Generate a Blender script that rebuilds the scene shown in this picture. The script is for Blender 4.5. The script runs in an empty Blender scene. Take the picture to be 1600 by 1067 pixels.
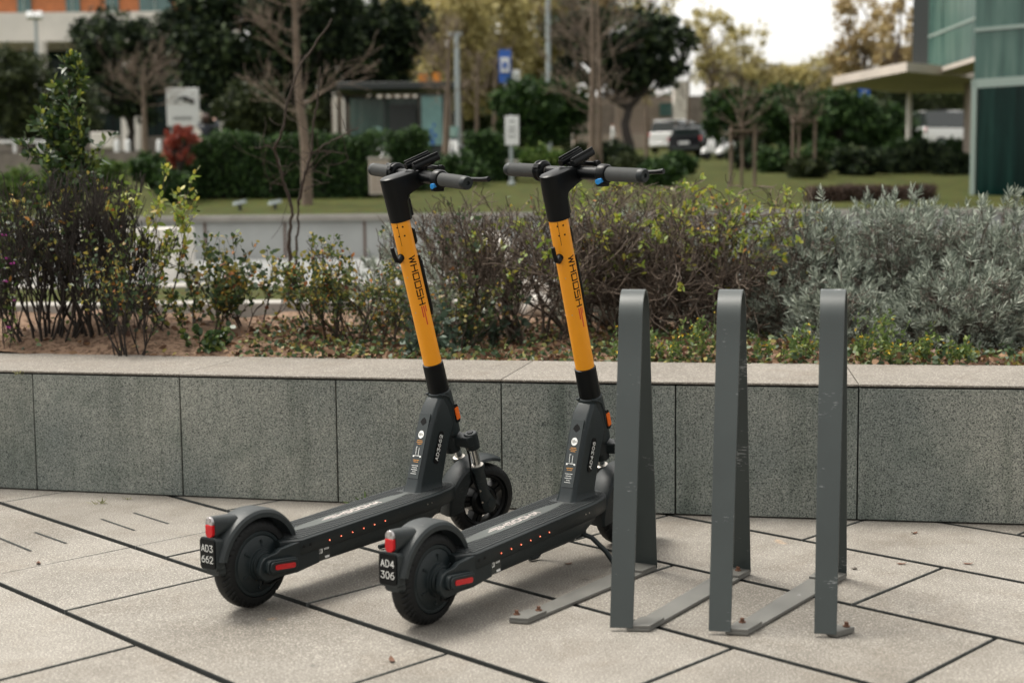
import bpy, bmesh, math, random
import numpy as np
from mathutils import Matrix, Vector
R_ = math.radians
SC = bpy.context.scene
COL = SC.collection

# ---------------------------------------------------------------- camera, world, sun, exposure
CAM_F, CAM_H, CAM_ROLL = 2070.0, 1.03, 0.010
CAM_TH = math.atan(195.5 / CAM_F)
cd = bpy.data.cameras.new('camera'); cam = bpy.data.objects.new('camera', cd); COL.objects.link(cam)
cd.sensor_width = 36.0; cd.lens = CAM_F / 1600 * 36
cd.clip_start = 0.05; cd.clip_end = 3000
cam.matrix_world = Matrix.Translation((0, 0, CAM_H)) @ Matrix.Rotation(math.pi/2 - CAM_TH, 4, 'X') @ Matrix.Rotation(-CAM_ROLL, 4, 'Z')
cd.dof.use_dof = True; cd.dof.focus_distance = 4.15; cd.dof.aperture_fstop = 2.45; cd.dof.aperture_blades = 9
SC.camera = cam

SUN_EL, SUN_AZ = R_(64), R_(-62)      # azimuth from +Y towards +X of where the sun stands
w = bpy.data.worlds.new('World'); SC.world = w; w.use_nodes = True
nt = w.node_tree; nt.nodes.clear()
sky = nt.nodes.new('ShaderNodeTexSky'); sky.sky_type = 'NISHITA'; sky.sun_disc = False
sky.sun_elevation = SUN_EL; sky.sun_rotation = SUN_AZ; sky.dust_density = 4; sky.air_density = 1.2
hs = nt.nodes.new('ShaderNodeHueSaturation'); hs.inputs['Saturation'].default_value = 0.10
tint = nt.nodes.new('ShaderNodeMix'); tint.data_type = 'RGBA'; tint.blend_type = 'MULTIPLY'
tint.inputs['Factor'].default_value = 1.0; tint.inputs['B'].default_value = (1.0, 0.97, 0.915, 1)
bgn = nt.nodes.new('ShaderNodeBackground'); bgn.inputs['Strength'].default_value = 0.13
out = nt.nodes.new('ShaderNodeOutputWorld')
nt.links.new(sky.outputs[0], hs.inputs['Color']); nt.links.new(hs.outputs[0], tint.inputs['A'])
nt.links.new(tint.outputs['Result'], bgn.inputs['Color']); nt.links.new(bgn.outputs[0], out.inputs[0])
ld = bpy.data.lights.new('sun', 'SUN'); ld.energy = 1.4; ld.angle = R_(20); ld.color = (1.0, 0.95, 0.86)
sun = bpy.data.objects.new('sun', ld); COL.objects.link(sun)
sd = Vector((math.sin(SUN_AZ)*math.cos(SUN_EL), math.cos(SUN_AZ)*math.cos(SUN_EL), math.sin(SUN_EL)))
sun.rotation_euler = sd.to_track_quat('Z', 'Y').to_euler()
SC.view_settings.view_transform = 'Standard'; SC.view_settings.look = 'None'
SC.view_settings.exposure = 1.30; SC.view_settings.gamma = 1.0

def ray(px, py):
    a, b = px - 800.0, 533.5 - py
    c, s = math.cos(CAM_ROLL), math.sin(CAM_ROLL)
    a, b = a*c + b*s, -a*s + b*c
    return (a, CAM_F*math.cos(CAM_TH) + b*math.sin(CAM_TH), -CAM_F*math.sin(CAM_TH) + b*math.cos(CAM_TH))
def G(px, py, z=0.0):
    d = ray(px, py); t = (z - CAM_H) / d[2]; return (d[0]*t, d[1]*t)
def at(px, py, Y):
    d = ray(px, py); t = Y / d[1]; return Vector((d[0]*t, Y, CAM_H + d[2]*t))
def terr(x, y):
    if y < 20: return 0.42
    if y < 110: return 1.07 + 0.062*(y - 20)
    return 6.65 + 0.02*(y-110)

# ---------------------------------------------------------------- materials
def new_mat(name):
    m = bpy.data.materials.new(name); m.use_nodes = True
    n = m.node_tree; b = n.nodes['Principled BSDF']; return m, n, b
def N(n, t, **kw):
    x = n.nodes.new(t)
    for k, v in kw.items():
        if k in x.inputs: x.inputs[k].default_value = v
        else: setattr(x, k, v)
    return x
def ramp(n, stops, fac):
    r = n.nodes.new('ShaderNodeValToRGB'); e = r.color_ramp.elements
    while len(e) < len(stops): e.new(0.5)
    for i, (p, c) in enumerate(stops):
        e[i].position = p; e[i].color = (*c, 1) if len(c) == 3 else c
    n.links.new(fac, r.inputs['Fac']); return r
def mixc(n, fac, a, b, mode='MIX'):
    m = n.nodes.new('ShaderNodeMix'); m.data_type = 'RGBA'; m.blend_type = mode
    for v, k in ((fac, 'Factor'), (a, 'A'), (b, 'B')):
        if isinstance(v, (int, float)): m.inputs[k].default_value = v
        elif isinstance(v, tuple): m.inputs[k].default_value = (*v, 1)
        else: n.links.new(v, m.inputs[k])
    return m.outputs['Result']
def plain(name, col, rough=0.5, metal=0.0, var=0.0, vscale=8.0, bump=0.0, bscale=200.0, spec=0.5, emit=None, estr=0.0, scratch=0.0):
    m, n, b = new_mat(name)
    b.inputs['Roughness'].default_value = rough; b.inputs['Metallic'].default_value = metal
    b.inputs['Specular IOR Level'].default_value = spec
    tc = N(n, 'ShaderNodeTexCoord')
    c = None
    if var > 0:
        no = N(n, 'ShaderNodeTexNoise', Scale=vscale, Detail=5.0, Roughness=0.6)
        n.links.new(tc.outputs['Object'], no.inputs['Vector'])
        lo = tuple(max(0, x*(1-var)) for x in col); hi = tuple(min(1, x*(1+var)) for x in col)
        r = ramp(n, [(0.3, lo), (0.7, hi)], no.outputs['Fac']); c = r.outputs['Color']
        rr = N(n, 'ShaderNodeMapRange'); rr.inputs['To Min'].default_value = max(0.02, rough-0.12); rr.inputs['To Max'].default_value = min(1, rough+0.12)
        n.links.new(no.outputs['Fac'], rr.inputs['Value']); n.links.new(rr.outputs[0], b.inputs['Roughness'])
    if scratch > 0:
        mp = N(n, 'ShaderNodeMapping'); mp.inputs['Scale'].default_value = (60, 60, 420); mp.inputs['Rotation'].default_value = (0.5, 0.9, 0.3)
        n.links.new(tc.outputs['Object'], mp.inputs['Vector'])
        n1 = N(n, 'ShaderNodeTexNoise', Scale=1.0, Detail=2.0); n.links.new(mp.outputs[0], n1.inputs['Vector'])
        n2 = N(n, 'ShaderNodeTexNoise', Scale=9.0, Detail=3.0); n.links.new(tc.outputs['Object'], n2.inputs['Vector'])
        mu = N(n, 'ShaderNodeMath', operation='MULTIPLY'); n.links.new(n1.outputs['Fac'], mu.inputs[0]); n.links.new(n2.outputs['Fac'], mu.inputs[1])
        r = ramp(n, [(0.40, (0, 0, 0)), (0.44, (1, 1, 1))], mu.outputs[0])
        c = mixc(n, r.outputs['Color'], c if c else col, tuple(min(1, x*1.0 + scratch) for x in col))
    if c is None: b.inputs['Base Color'].default_value = (*col, 1)
    else: n.links.new(c, b.inputs['Base Color'])
    if bump > 0:
        no = N(n, 'ShaderNodeTexNoise', Scale=bscale, Detail=3.0); n.links.new(tc.outputs['Object'], no.inputs['Vector'])
        bm_ = N(n, 'ShaderNodeBump', Strength=bump, Distance=0.002); n.links.new(no.outputs['Fac'], bm_.inputs['Height'])
        n.links.new(bm_.outputs[0], b.inputs['Normal'])
    if emit:
        b.inputs['Emission Color'].default_value = (*emit, 1); b.inputs['Emission Strength'].default_value = estr
    return m
def leafmat(name, stops, rough=0.5, trans=0.25, spec=0.4):
    m, n, b = new_mat(name)
    g = N(n, 'ShaderNodeNewGeometry'); r = ramp(n, stops, g.outputs['Random Per Island'])
    n.links.new(r.outputs['Color'], b.inputs['Base Color'])
    b.inputs['Roughness'].default_value = rough; b.inputs['Specular IOR Level'].default_value = spec
    if trans > 0:
        t = N(n, 'ShaderNodeBsdfTranslucent'); n.links.new(r.outputs['Color'], t.inputs['Color'])
        mx = N(n, 'ShaderNodeMixShader'); mx.inputs[0].default_value = trans
        n.links.new(b.outputs[0], mx.inputs[1]); n.links.new(t.outputs[0], mx.inputs[2])
        n.links.new(mx.outputs[0], n.nodes['Material Output'].inputs['Surface'])
    return m
def stone(name, c1, c2, speck, speck_scale=260.0, speck_amt=0.5, stain=(0.5, 0.5, 0.5), stain_amt=0.4, rough=0.75, bump=0.4, light_speck=None, orange=0.0, spec=0.3, island=0.0, streak=0.0, spots=0.0):
    m, n, b = new_mat(name); tc = N(n, 'ShaderNodeTexCoord'); O = tc.outputs['Object']
    a = N(n, 'ShaderNodeTexNoise', Scale=2.2, Detail=6.0, Roughness=0.65); n.links.new(O, a.inputs['Vector'])
    base = ramp(n, [(0.32, c1), (0.68, c2)], a.outputs['Fac']).outputs['Color']
    s = N(n, 'ShaderNodeTexNoise', Scale=speck_scale, Detail=2.5, Roughness=0.7); n.links.new(O, s.inputs['Vector'])
    sp = ramp(n, [(0.40, (1, 1, 1)), (0.52, (0, 0, 0))], s.outputs['Fac']).outputs['Color']
    mu = N(n, 'ShaderNodeMath', operation='MULTIPLY'); n.links.new(sp, mu.inputs[0]); mu.inputs[1].default_value = speck_amt
    base = mixc(n, mu.outputs[0], base, speck)
    if light_speck:
        s2 = N(n, 'ShaderNodeTexNoise', Scale=speck_scale*0.8, Detail=2.0, Roughness=0.7); s2.noise_dimensions = '4D'; s2.inputs['W'].default_value = 5
        n.links.new(O, s2.inputs['Vector'])
        sp2 = ramp(n, [(0.52, (0, 0, 0)), (0.62, (0.7, 0.7, 0.7))], s2.outputs['Fac']).outputs['Color']
        base = mixc(n, sp2, base, light_speck)
    st = N(n, 'ShaderNodeTexNoise', Scale=4.5, Detail=8.0, Roughness=0.7, Distortion=0.4); n.links.new(O, st.inputs['Vector'])
    sr = ramp(n, [(0.50, (0, 0, 0)), (0.72, (stain_amt,)*3)], st.outputs['Fac']).outputs['Color']
    base = mixc(n, sr, base, mixc(n, 1.0, base, stain, 'MULTIPLY'))
    if streak > 0:
        mp = N(n, 'ShaderNodeMapping'); mp.inputs['Scale'].default_value = (9, 9, .7); n.links.new(O, mp.inputs['Vector'])
        sn = N(n, 'ShaderNodeTexNoise', Scale=1.0, Detail=5.0, Roughness=.6); n.links.new(mp.outputs[0], sn.inputs['Vector'])
        srr = ramp(n, [(0.52, (0, 0, 0)), (0.70, (streak,)*3)], sn.outputs['Fac']).outputs['Color']; base = mixc(n, srr, base, mixc(n, 1.0, base, (.42, .47, .44), 'MULTIPLY'))
        b2 = N(n, 'ShaderNodeTexNoise', Scale=1.7, Detail=3.0); b2.noise_dimensions = '4D'; b2.inputs['W'].default_value = 8.1; n.links.new(O, b2.inputs['Vector'])
        br = ramp(n, [(0.36, (.68, .73, .72)), (0.62, (1.10, 1.09, 1.03))], b2.outputs['Fac']).outputs['Color']; base = mixc(n, 1.0, base, br, 'MULTIPLY')
    if spots > 0:
        vo = N(n, 'ShaderNodeTexVoronoi', Scale=4.2); n.links.new(O, vo.inputs['Vector'])
        vr = ramp(n, [(0.035, (spots,)*3), (0.06, (0, 0, 0))], vo.outputs['Distance']).outputs['Color']; base = mixc(n, vr, base, (.09, .085, .08))
        w2 = N(n, 'ShaderNodeTexNoise', Scale=1.1, Detail=7.0, Roughness=.75, Distortion=.6); w2.noise_dimensions = '4D'; w2.inputs['W'].default_value = 2.2; n.links.new(O, w2.inputs['Vector'])
        wr_ = ramp(n, [(0.38, (.78, .76, .73)), (0.58, (1.05, 1.05, 1.04))], w2.outputs['Fac']).outputs['Color']; base = mixc(n, 1.0, base, wr_, 'MULTIPLY')
    if island > 0:
        gi = N(n, 'ShaderNodeNewGeometry'); oi = N(n, 'ShaderNodeObjectInfo'); ad_ = N(n, 'ShaderNodeMath', operation='ADD'); n.links.new(gi.outputs['Random Per Island'], ad_.inputs[0]); n.links.new(oi.outputs['Random'], ad_.inputs[1])
        fr = N(n, 'ShaderNodeMath', operation='FRACT'); n.links.new(ad_.outputs[0], fr.inputs[0])
        ir = ramp(n, [(0, (1-island, 1-island*1.05, 1-island*1.2)), (.5, (1, 1, 1)), (1, (1+island*.7, 1+island*.7, 1+island*.7))], fr.outputs[0]).outputs['Color']
        base = mixc(n, 1.0, base, ir, 'MULTIPLY')
    if orange > 0:
        og = N(n, 'ShaderNodeTexNoise', Scale=3.1, Detail=4.0, Roughness=0.6); og.noise_dimensions = '4D'; og.inputs['W'].default_value = 3.3
        n.links.new(O, og.inputs['Vector'])
        orr = ramp(n, [(0.70, (0, 0, 0)), (0.76, (orange,)*3)], og.outputs['Fac']).outputs['Color']
        base = mixc(n, orr, base, (0.55, 0.33, 0.16))
    n.links.new(base, b.inputs['Base Color'])
    b.inputs['Roughness'].default_value = rough; b.inputs['Specular IOR Level'].default_value = spec
    bm_ = N(n, 'ShaderNodeBump', Strength=bump, Distance=0.0012); n.links.new(s.outputs['Fac'], bm_.inputs['Height']); n.links.new(bm_.outputs[0], b.inputs['Normal'])
    return m

# ---------------------------------------------------------------- mesh building
class MB:
    def __init__(self, xf=None): self.v = []; self.f = []; self.mi = []; self.cur = 0; self.xf = xf
    def add(self, vs, fs):
        o = len(self.v)
        for p in vs:
            p = Vector(p); self.v.append(tuple(self.xf @ p) if self.xf is not None else tuple(p))
        for f in fs: self.f.append(tuple(i+o for i in f)); self.mi.append(self.cur)
        return self
    def box(self, c, s, rot=None):
        c = Vector(c); hx, hy, hz = s[0]/2, s[1]/2, s[2]/2
        vs = [Vector((x, y, z)) for x in (-hx, hx) for y in (-hy, hy) for z in (-hz, hz)]
        if rot is not None: vs = [rot @ p for p in vs]
        return self.add([c+p for p in vs], [(0,1,3,2),(4,6,7,5),(0,4,5,1),(2,3,7,6),(0,2,6,4),(1,5,7,3)])
    def loft(self, rings, caps=True, closed=False):
        n = len(rings[0]); vs = [p for r in rings for p in r]; fs = []
        m = len(rings)
        for i in range(m if closed else m-1):
            a, b_ = i*n, ((i+1) % m)*n
            for j in range(n): k = (j+1) % n; fs.append((a+j, a+k, b_+k, b_+j))
        if caps and not closed:
            fs.append(tuple(range(n-1, -1, -1))); fs.append(tuple(range((m-1)*n, m*n)))
        return self.add(vs, fs)
    def tube(self, pts, rad, n=12, caps=True):
        pts = [Vector(p) for p in pts]
        if not isinstance(rad, (list, tuple)): rad = [rad]*len(pts)
        t0 = (pts[1]-pts[0]).normalized(); up = Vector((0, 0, 1)) if abs(t0.z) < 0.9 else Vector((1, 0, 0))
        u = t0.cross(up).normalized(); rings = []
        for i, p in enumerate(pts):
            t = (pts[min(i+1, len(pts)-1)] - pts[max(i-1, 0)]).normalized()
            u = (u - t*u.dot(t)).normalized(); v = t.cross(u)
            rings.append([p + (u*math.cos(2*math.pi*k/n) + v*math.sin(2*math.pi*k/n))*rad[i] for k in range(n)])
        return self.loft(rings, caps)
    def lathe(self, prof, axis_o, axis_d, n=48, ref=None):
        """prof: [(along, radius)]"""
        o = Vector(axis_o); d = Vector(axis_d).normalized(); up = Vector(ref) if ref else (Vector((0, 0, 1)) if abs(d.z) < 0.9 else Vector((1, 0, 0)))
        u = (up - d*up.dot(d)).normalized(); v = d.cross(u)
        rings = [[o + d*a + (u*math.cos(2*math.pi*k/n)+v*math.sin(2*math.pi*k/n))*max(r, 1e-5) for k in range(n)] for a, r in prof]
        return self.loft(rings, True)
    def prism(self, poly, f0, f1):
        """poly of 2D points, f0/f1 map (a,b)->3D for the two faces"""
        n = len(poly); vs = [f0(*p) for p in poly] + [f1(*p) for p in poly]
        fs = [tuple(range(n-1, -1, -1)), tuple(range(n, 2*n))] + [(j, (j+1) % n, n+(j+1) % n, n+j) for j in range(n)]
        return self.add(vs, fs)
    def build(self, name, mats, parent=None, bevel=0.0, smooth=True, ang=32, bseg=2, subsurf=0):
        me = bpy.data.meshes.new(name); me.from_pydata(self.v, [], self.f)
        if not isinstance(mats, (list, tuple)): mats = [mats]
        for m in mats: me.materials.append(m)
        me.polygons.foreach_set('material_index', self.mi)
        bm = bmesh.new(); bm.from_mesh(me); bmesh.ops.recalc_face_normals(bm, faces=bm.faces); bm.to_mesh(me); bm.free()
        if smooth:
            me.shade_smooth(); me.set_sharp_from_angle(angle=R_(ang))
        o = bpy.data.objects.new(name, me); COL.objects.link(o)
        if bevel > 0:
            bv = o.modifiers.new('bevel', 'BEVEL'); bv.width = bevel; bv.segments = bseg; bv.limit_method = 'ANGLE'; bv.angle_limit = R_(35); bv.harden_normals = False
        if parent: o.parent = parent
        return o
def npmesh(name, V, F, mat, parent=None, smooth=False, mi=None):
    """V (n,3) array, F (m,k) array"""
    me = bpy.data.meshes.new(name); V = np.asarray(V, dtype=np.float32); F = np.asarray(F, dtype=np.int32)
    me.vertices.add(len(V)); me.vertices.foreach_set('co', V.ravel())
    k = F.shape[1]; me.loops.add(F.size); me.loops.foreach_set('vertex_index', F.ravel())
    me.polygons.add(len(F)); me.polygons.foreach_set('loop_start', np.arange(0, F.size, k, dtype=np.int32))
    for m in (mat if isinstance(mat, (list, tuple)) else [mat]): me.materials.append(m)
    if mi is not None: me.polygons.foreach_set('material_index', np.asarray(mi, dtype=np.int32))
    me.update(calc_edges=True); me.validate()
    if smooth: me.shade_smooth()
    o = bpy.data.objects.new(name, me); COL.objects.link(o)
    if parent: o.parent = parent
    return o
def empty(name, loc=(0, 0, 0), rz=0.0):
    o = bpy.data.objects.new(name, None); COL.objects.link(o); o.empty_display_size = 0.1
    o.location = loc; o.rotation_euler = (0, 0, rz); return o
def tag(o, label=None, cat=None, group=None, kind=None):
    if label: o['label'] = label
    if cat: o['category'] = cat
    if group: o['group'] = group
    if kind: o['kind'] = kind
    return o
def stone_wear(): pass

# stroke lettering: polylines on a unit box, width w each
FONT = {
 'W': [[(0,1),(.22,0),(.5,.75),(.78,0),(1,1)]], 'H': [[(0,0),(0,1)],[(0,.5),(1,.5)],[(1,0),(1,1)]],
 'O': [[(0,0),(0,1),(1,1),(1,0),(0,0)]], 'S': [[(1,1),(0,1),(0,.5),(1,.5),(1,0),(0,0)]],
 'A': [[(0,0),(.5,1),(1,0)],[(.2,.35),(.8,.35)]], 'D': [[(0,0),(0,1),(.6,1),(1,.7),(1,.3),(.6,0),(0,0)]],
 '0': [[(.3,0),(0,.3),(0,.7),(.3,1),(.7,1),(1,.7),(1,.3),(.7,0),(.3,0)]],
 '1': [[(.2,.8),(.55,1),(.55,0)]],
 '2': [[(0,.75),(.25,1),(.75,1),(1,.75),(1,.6),(0,0),(1,0)]],
 '3': [[(.05,1),(.95,1),(.45,.6),(.75,.58),(1,.38),(1,.22),(.75,0),(.25,0),(0,.15)]],
 '4': [[(.75,0),(.75,1),(0,.28),(1,.28)]],
 '6': [[(.8,1),(.3,.85),(0,.45),(0,.25),(.25,0),(.75,0),(1,.25),(1,.4),(.75,.6),(.25,.6),(0,.4)]],
 '8': [[(.3,.54),(.05,.72),(.05,.85),(.3,1),(.7,1),(.95,.85),(.95,.72),(.7,.54),(.3,.54),(0,.34),(0,.18),(.28,0),(.72,0),(1,.18),(1,.34),(.7,.54)]],
 '+': [[(.5,.15),(.5,.85)],[(.1,.5),(.9,.5)]],
 'B': [[(0,0),(0,1),(.7,1),(.9,.85),(.9,.62),(.7,.5),(0,.5)],[(.7,.5),(1,.35),(1,.15),(.75,0),(0,0)]],
 'P': [[(0,0),(0,1),(.75,1),(1,.85),(1,.6),(.75,.45),(0,.45)]],
 'G': [[(1,.8),(.75,1),(.25,1),(0,.75),(0,.25),(.25,0),(.75,0),(1,.25),(1,.5),(.6,.5)]],
 'U': [[(0,1),(0,.25),(.25,0),(.75,0),(1,.25),(1,1)]],
 'E': [[(1,1),(0,1),(0,0),(1,0)],[(0,.5),(.8,.5)]], 'C': [[(1,.85),(.75,1),(.25,1),(0,.75),(0,.25),(.25,0),(.75,0),(1,.15)]],
}
def strokes(mb, polys, fmap, w, dseg=0.003):
    """draw 2D polylines (metric) as ribbons through fmap(u,v)->3D"""
    for pl in polys:
        pl = [Vector(p) for p in pl]
        for a, b in zip(pl, pl[1:]):
            d = b-a; L = d.length
            if L < 1e-7: continue
            d /= L; nrm = Vector((-d.y, d.x))*w/2; a2 = a-d*w/2; L2 = L+w; k = max(1, int(L2/dseg))
            vs = []; fs = []
            for i in range(k+1):
                c = a2+d*(L2*i/k); vs += [fmap(*(c+nrm)), fmap(*(c-nrm))]
            for i in range(k): fs.append((2*i, 2*i+1, 2*i+3, 2*i+2))
            mb.add(vs, fs)
def text_polys(txt, h, wd, gap, u0=0.0, v0=0.0):
    out_ = []; u = u0
    for ch in txt:
        if ch == ' ': u += wd+gap; continue
        ww = wd*0.5 if ch == '1' else wd
        for pl in FONT[ch]: out_.append([(u+x*ww, v0+y*h) for x, y in pl])
        u += ww+gap
    return out_, u-gap
M = {}
M['tile'] = stone('granite_paving', (0.155,0.144,0.127), (0.222,0.207,0.184), (0.075,0.068,0.060), 240, 0.55, (0.72,0.66,0.6), 0.55, 0.8, 0.5, (0.40,0.375,0.34), orange=0.5, island=.10, spots=.55)
M['wallface'] = stone('grey_granite_cladding', (0.195,0.203,0.190), (0.280,0.286,0.266), (0.020,0.026,0.026), 215, 0.84, (0.45,0.52,0.50), 0.8, 0.75, 0.5, (0.40,0.405,0.37), island=.08, streak=.7)
M['coping'] = stone('granite_coping', (0.132,0.119,0.101), (0.192,0.174,0.150), (0.075,0.065,0.056), 210, 0.5, (0.62,0.56,0.5), 0.7, 0.8, 0.35, (0.40,0.37,0.33), island=.06)
M['grout'] = plain('joint_dirt', (0.018,0.020,0.018), 0.95, var=0.4, vscale=30)
M['soil'] = stone('red_brown_soil', (0.13,0.085,0.058), (0.22,0.150,0.105), (0.05,0.03,0.02), 40, 0.8, (0.6,0.5,0.45), 0.7, 0.95, 1.0, spec=.08)
M['concrete'] = plain('pale_concrete', (0.37,0.38,0.37), 0.8, var=0.12, vscale=1.5)
M['concrete_lt'] = plain('light_concrete', (0.25,0.235,0.21), 0.8, var=0.2, vscale=3)
M['asphalt'] = plain('dark_paving', (0.16,0.165,0.16), 0.85, var=0.15, vscale=2)
M['charcoal'] = plain('charcoal_plastic', (0.0075,0.0115,0.0125), 0.46, var=0.12, vscale=20, bump=0.12, bscale=900, spec=.35, scratch=.03)
M['fendergrey'] = plain('dark_grey_plastic', (0.020,0.025,0.026), 0.46, var=0.12, vscale=14, bump=0.12, bscale=900, spec=.4, scratch=.035)
M['frame'] = plain('dark_coated_metal', (0.009,0.0145,0.016), 0.42, var=0.1, vscale=16, bump=0.15, bscale=1100, spec=.35, scratch=.03)
M['black'] = plain('black_plastic', (0.0022,0.003,0.0035), 0.36, var=0.2, vscale=30, spec=.2)
M['rubber'] = plain('tyre_rubber', (0.004,0.0048,0.005), 0.58, var=0.3, vscale=25, spec=0.3)
M['mat'] = plain('deck_rubber', (0.014,0.018,0.019), 0.6, var=0.25, vscale=12)
M['matmid'] = plain('deck_strip_rubber', (0.055,0.062,0.058), 0.62, var=0.3, vscale=10)
M['yellow'] = plain('orange_yellow_paint', (0.80,0.305,0.006), 0.34, var=0.06, vscale=5)
M['chrome'] = plain('chromed_steel', (0.62,0.63,0.62), 0.16, 1.0)
M['alu'] = plain('dull_steel', (0.45,0.42,0.38), 0.35, 1.0)
M['grip'] = plain('grey_grip_rubber', (0.065,0.068,0.066), 0.6, var=0.1, vscale=40)
M['white'] = plain('white_print', (0.75,0.75,0.72), 0.6)
M['pinkwhite'] = plain('deck_print', (0.62,0.55,0.52), 0.7)
M['blackprint'] = plain('black_print', (0.004,0.004,0.004), 0.5, spec=.15)
M['redprint'] = plain('red_print', (0.55,0.03,0.02), 0.5)
M['orangeprint'] = plain('orange_print', (0.6,0.25,0.03), 0.6)
M['label'] = plain('glossy_label', (0.010,0.016,0.016), 0.22)
M['red'] = plain('red_lens', (0.48,0.006,0.010), 0.16, var=0.12, vscale=90)
M['orange'] = plain('orange_lens', (0.75,0.14,0.015), 0.2, var=0.15, vscale=90)
M['clear'] = plain('clear_lens', (0.42,0.40,0.40), 0.08, 0.6, var=0.5, vscale=120)
M['led'] = plain('red_led', (0.8,0.05,0.02), 0.3, emit=(1.0,0.07,0.02), estr=.4)
M['ledcore'] = plain('led_core', (1,0.6,0.4), 0.3, emit=(1.0,0.45,0.25), estr=1.6)
M['blue'] = plain('blue_plastic', (0.02,0.24,0.62), 0.35)
M['rack'] = plain('grey_green_coated_steel', (0.030,0.038,0.0365), 0.42, var=0.10, vscale=7, bump=0.12, bscale=500, scratch=0.17)
M['rackbase'] = plain('weathered_grey_steel', (0.125,0.123,0.112), 0.45, var=0.18, vscale=9, scratch=0.1)
M['rust'] = plain('rusty_steel', (0.10,0.045,0.025), 0.8, var=0.4, vscale=120)

M['edge'] = plain('broken_slab_edge', (0.085,0.088,0.082), 0.9, var=0.5, vscale=60)
# ---------------------------------------------------------------- plaza paving
rng = random.Random(7)
S2 = math.sqrt(0.5)
def uv2xy(u, v): return ((u+v)*S2, (v-u)*S2)
rows = [0.08, 0.58, 1.08, 1.58, 2.06, 2.55, 3.05, 3.56, 4.08, 4.58, 5.08, 5.58]
JO = {2: [-2.88], 3: [-3.77, -3.28, -2.28], 4: [-3.77, -3.58, -2.857, -1.81], 5: [-4.0, -2.38], 6: [-2.80, -1.79], 7: [-3.3, -2.27, -1.25]}
THIN = {(3, -3.77), (4, -3.77)}
mb = MB()
for i in range(len(rows)-1):
    js = sorted(JO.get(i, [rng.uniform(-2.9, -2.4)]))
    while js[0] > -8.5: js.insert(0, js[0]-1.0-rng.uniform(-.04, .04))
    while js[-1] < 2.5: js.append(js[-1]+1.0+rng.uniform(-.04, .04))
    for a, b in zip(js, js[1:]):
        ga = 0.0012 if (i, a) in THIN else 0.0055; gb = 0.0012 if (i, b) in THIN else 0.0055
        gv = 0.0095; dz = rng.uniform(-0.0012, 0.0)
        t = rng.uniform(-.0008, .0008)
        poly = [(a+ga, rows[i]+gv), (b-gb, rows[i]+gv), (b-gb, rows[i+1]-gv), (a+ga, rows[i+1]-gv)]
        top = [(*uv2xy(*p), dz + (t if k % 2 else -t)) for k, p in enumerate(poly)]
        bot = [(x, y, -0.024) for x, y, z in top]
        mb.cur = 0; mb.add(bot+top, [(4,5,6,7)]); mb.cur = 1; o_ = len(mb.v)-8; mb.f += [tuple(o_+q for q in (j, (j+1) % 4, 4+(j+1) % 4, 4+j)) for j in (0, 2)]; mb.mi += [1, 1]; mb.f += [tuple(o_+q for q in (j, (j+1) % 4, 4+(j+1) % 4, 4+j)) for j in (1, 3)]; mb.mi += [2, 2]
pv = mb.build('paving', [M['tile'], M['grout'], M['edge']], bevel=0.0018, bseg=1); tag(pv, kind='structure')
# terrain: one sheet, plaza bed under the slabs, then level ground behind the planter, then the rising lawn to the horizon
mg = stone('lawn_and_earth', (0.024,0.036,0.010), (0.055,0.068,0.020), (0.05,0.032,0.018), 7, 0.5, (1.6,0.85,0.6), 0.8, 0.95, 0.6, spec=.04)
mb = MB(); mb.box((0, 2.5, -0.034), (12, 7.0, 0.02)); o = mb.build('plaza_ground', M['grout'], smooth=False); tag(o, kind='structure')
# drainage slots (left): dark strips on the slabs paint the shade inside them
mb = MB()
for a, b in (((-20,314),(128,375)),((145,297),(275,343)),((422,242),(562,290)),((557,216),(702,262))):
    p = Vector(G(a[0]*.375, 720+a[1]*.375)); q = Vector(G(b[0]*.375, 720+b[1]*.375)); d = (q-p).normalized(); n_ = Vector((-d.y, d.x))*0.0045
    mb.add([(p.x+n_.x, p.y+n_.y, .0012), (q.x+n_.x, q.y+n_.y, .0012), (q.x-n_.x, q.y-n_.y, .0012), (p.x-n_.x, p.y-n_.y, .0012)], [(0,1,2,3)])
o = mb.build('drainage_slot_shade', M['grout'], smooth=False); tag(o, kind='structure')

# ---------------------------------------------------------------- planter wall
bx = np.array([-2.0,-1.83,-1.23,-.64,-.05,.55,1.15,1.68]); by = np.array([5.06,5.02,4.875,4.745,4.60,4.49,4.385,4.29])
cf = np.polyfit(bx, by, 2)
def wy(x): return float(np.polyval(cf, x))
def wn(x):
    s = 2*cf[0]*x+cf[1]; n_ = Vector((-s, 1)).normalized(); return n_
WT = 0.462
wall = empty('planter_wall', (0, wy(0), 0)); tag(wall, 'long low planter wall of speckled grey granite panels with beige coping', 'wall')
ox, oy = 0, wy(0)
jx = [-0.04 + 0.597*k for k in range(-9, 10)]; jx = [x if not -1.9 < x < 1.3 else x for x in jx]
for xa, xb in zip(jx, jx[1:]):
    mb = MB(); g = 0.0022; K = 4
    xs = [xa+g+(xb-xa-2*g)*k/K for k in range(K+1)]
    dp = rng.uniform(-.0015, .0015)
    rings = []
    for x in xs:
        n_ = wn(x); y = wy(x)+dp
        rings.append([(x-ox, y-oy, 0.004), (x-ox+n_.x*.06, y-oy+n_.y*.06, 0.004), (x-ox+n_.x*.06, y-oy+n_.y*.06, WT-0.014), (x-ox, y-oy, WT-0.014)])
    mb.loft(rings); mb.build('stone_panel', M['wallface'], wall, bevel=0.0025)
mb = MB(); rings = []
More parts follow.
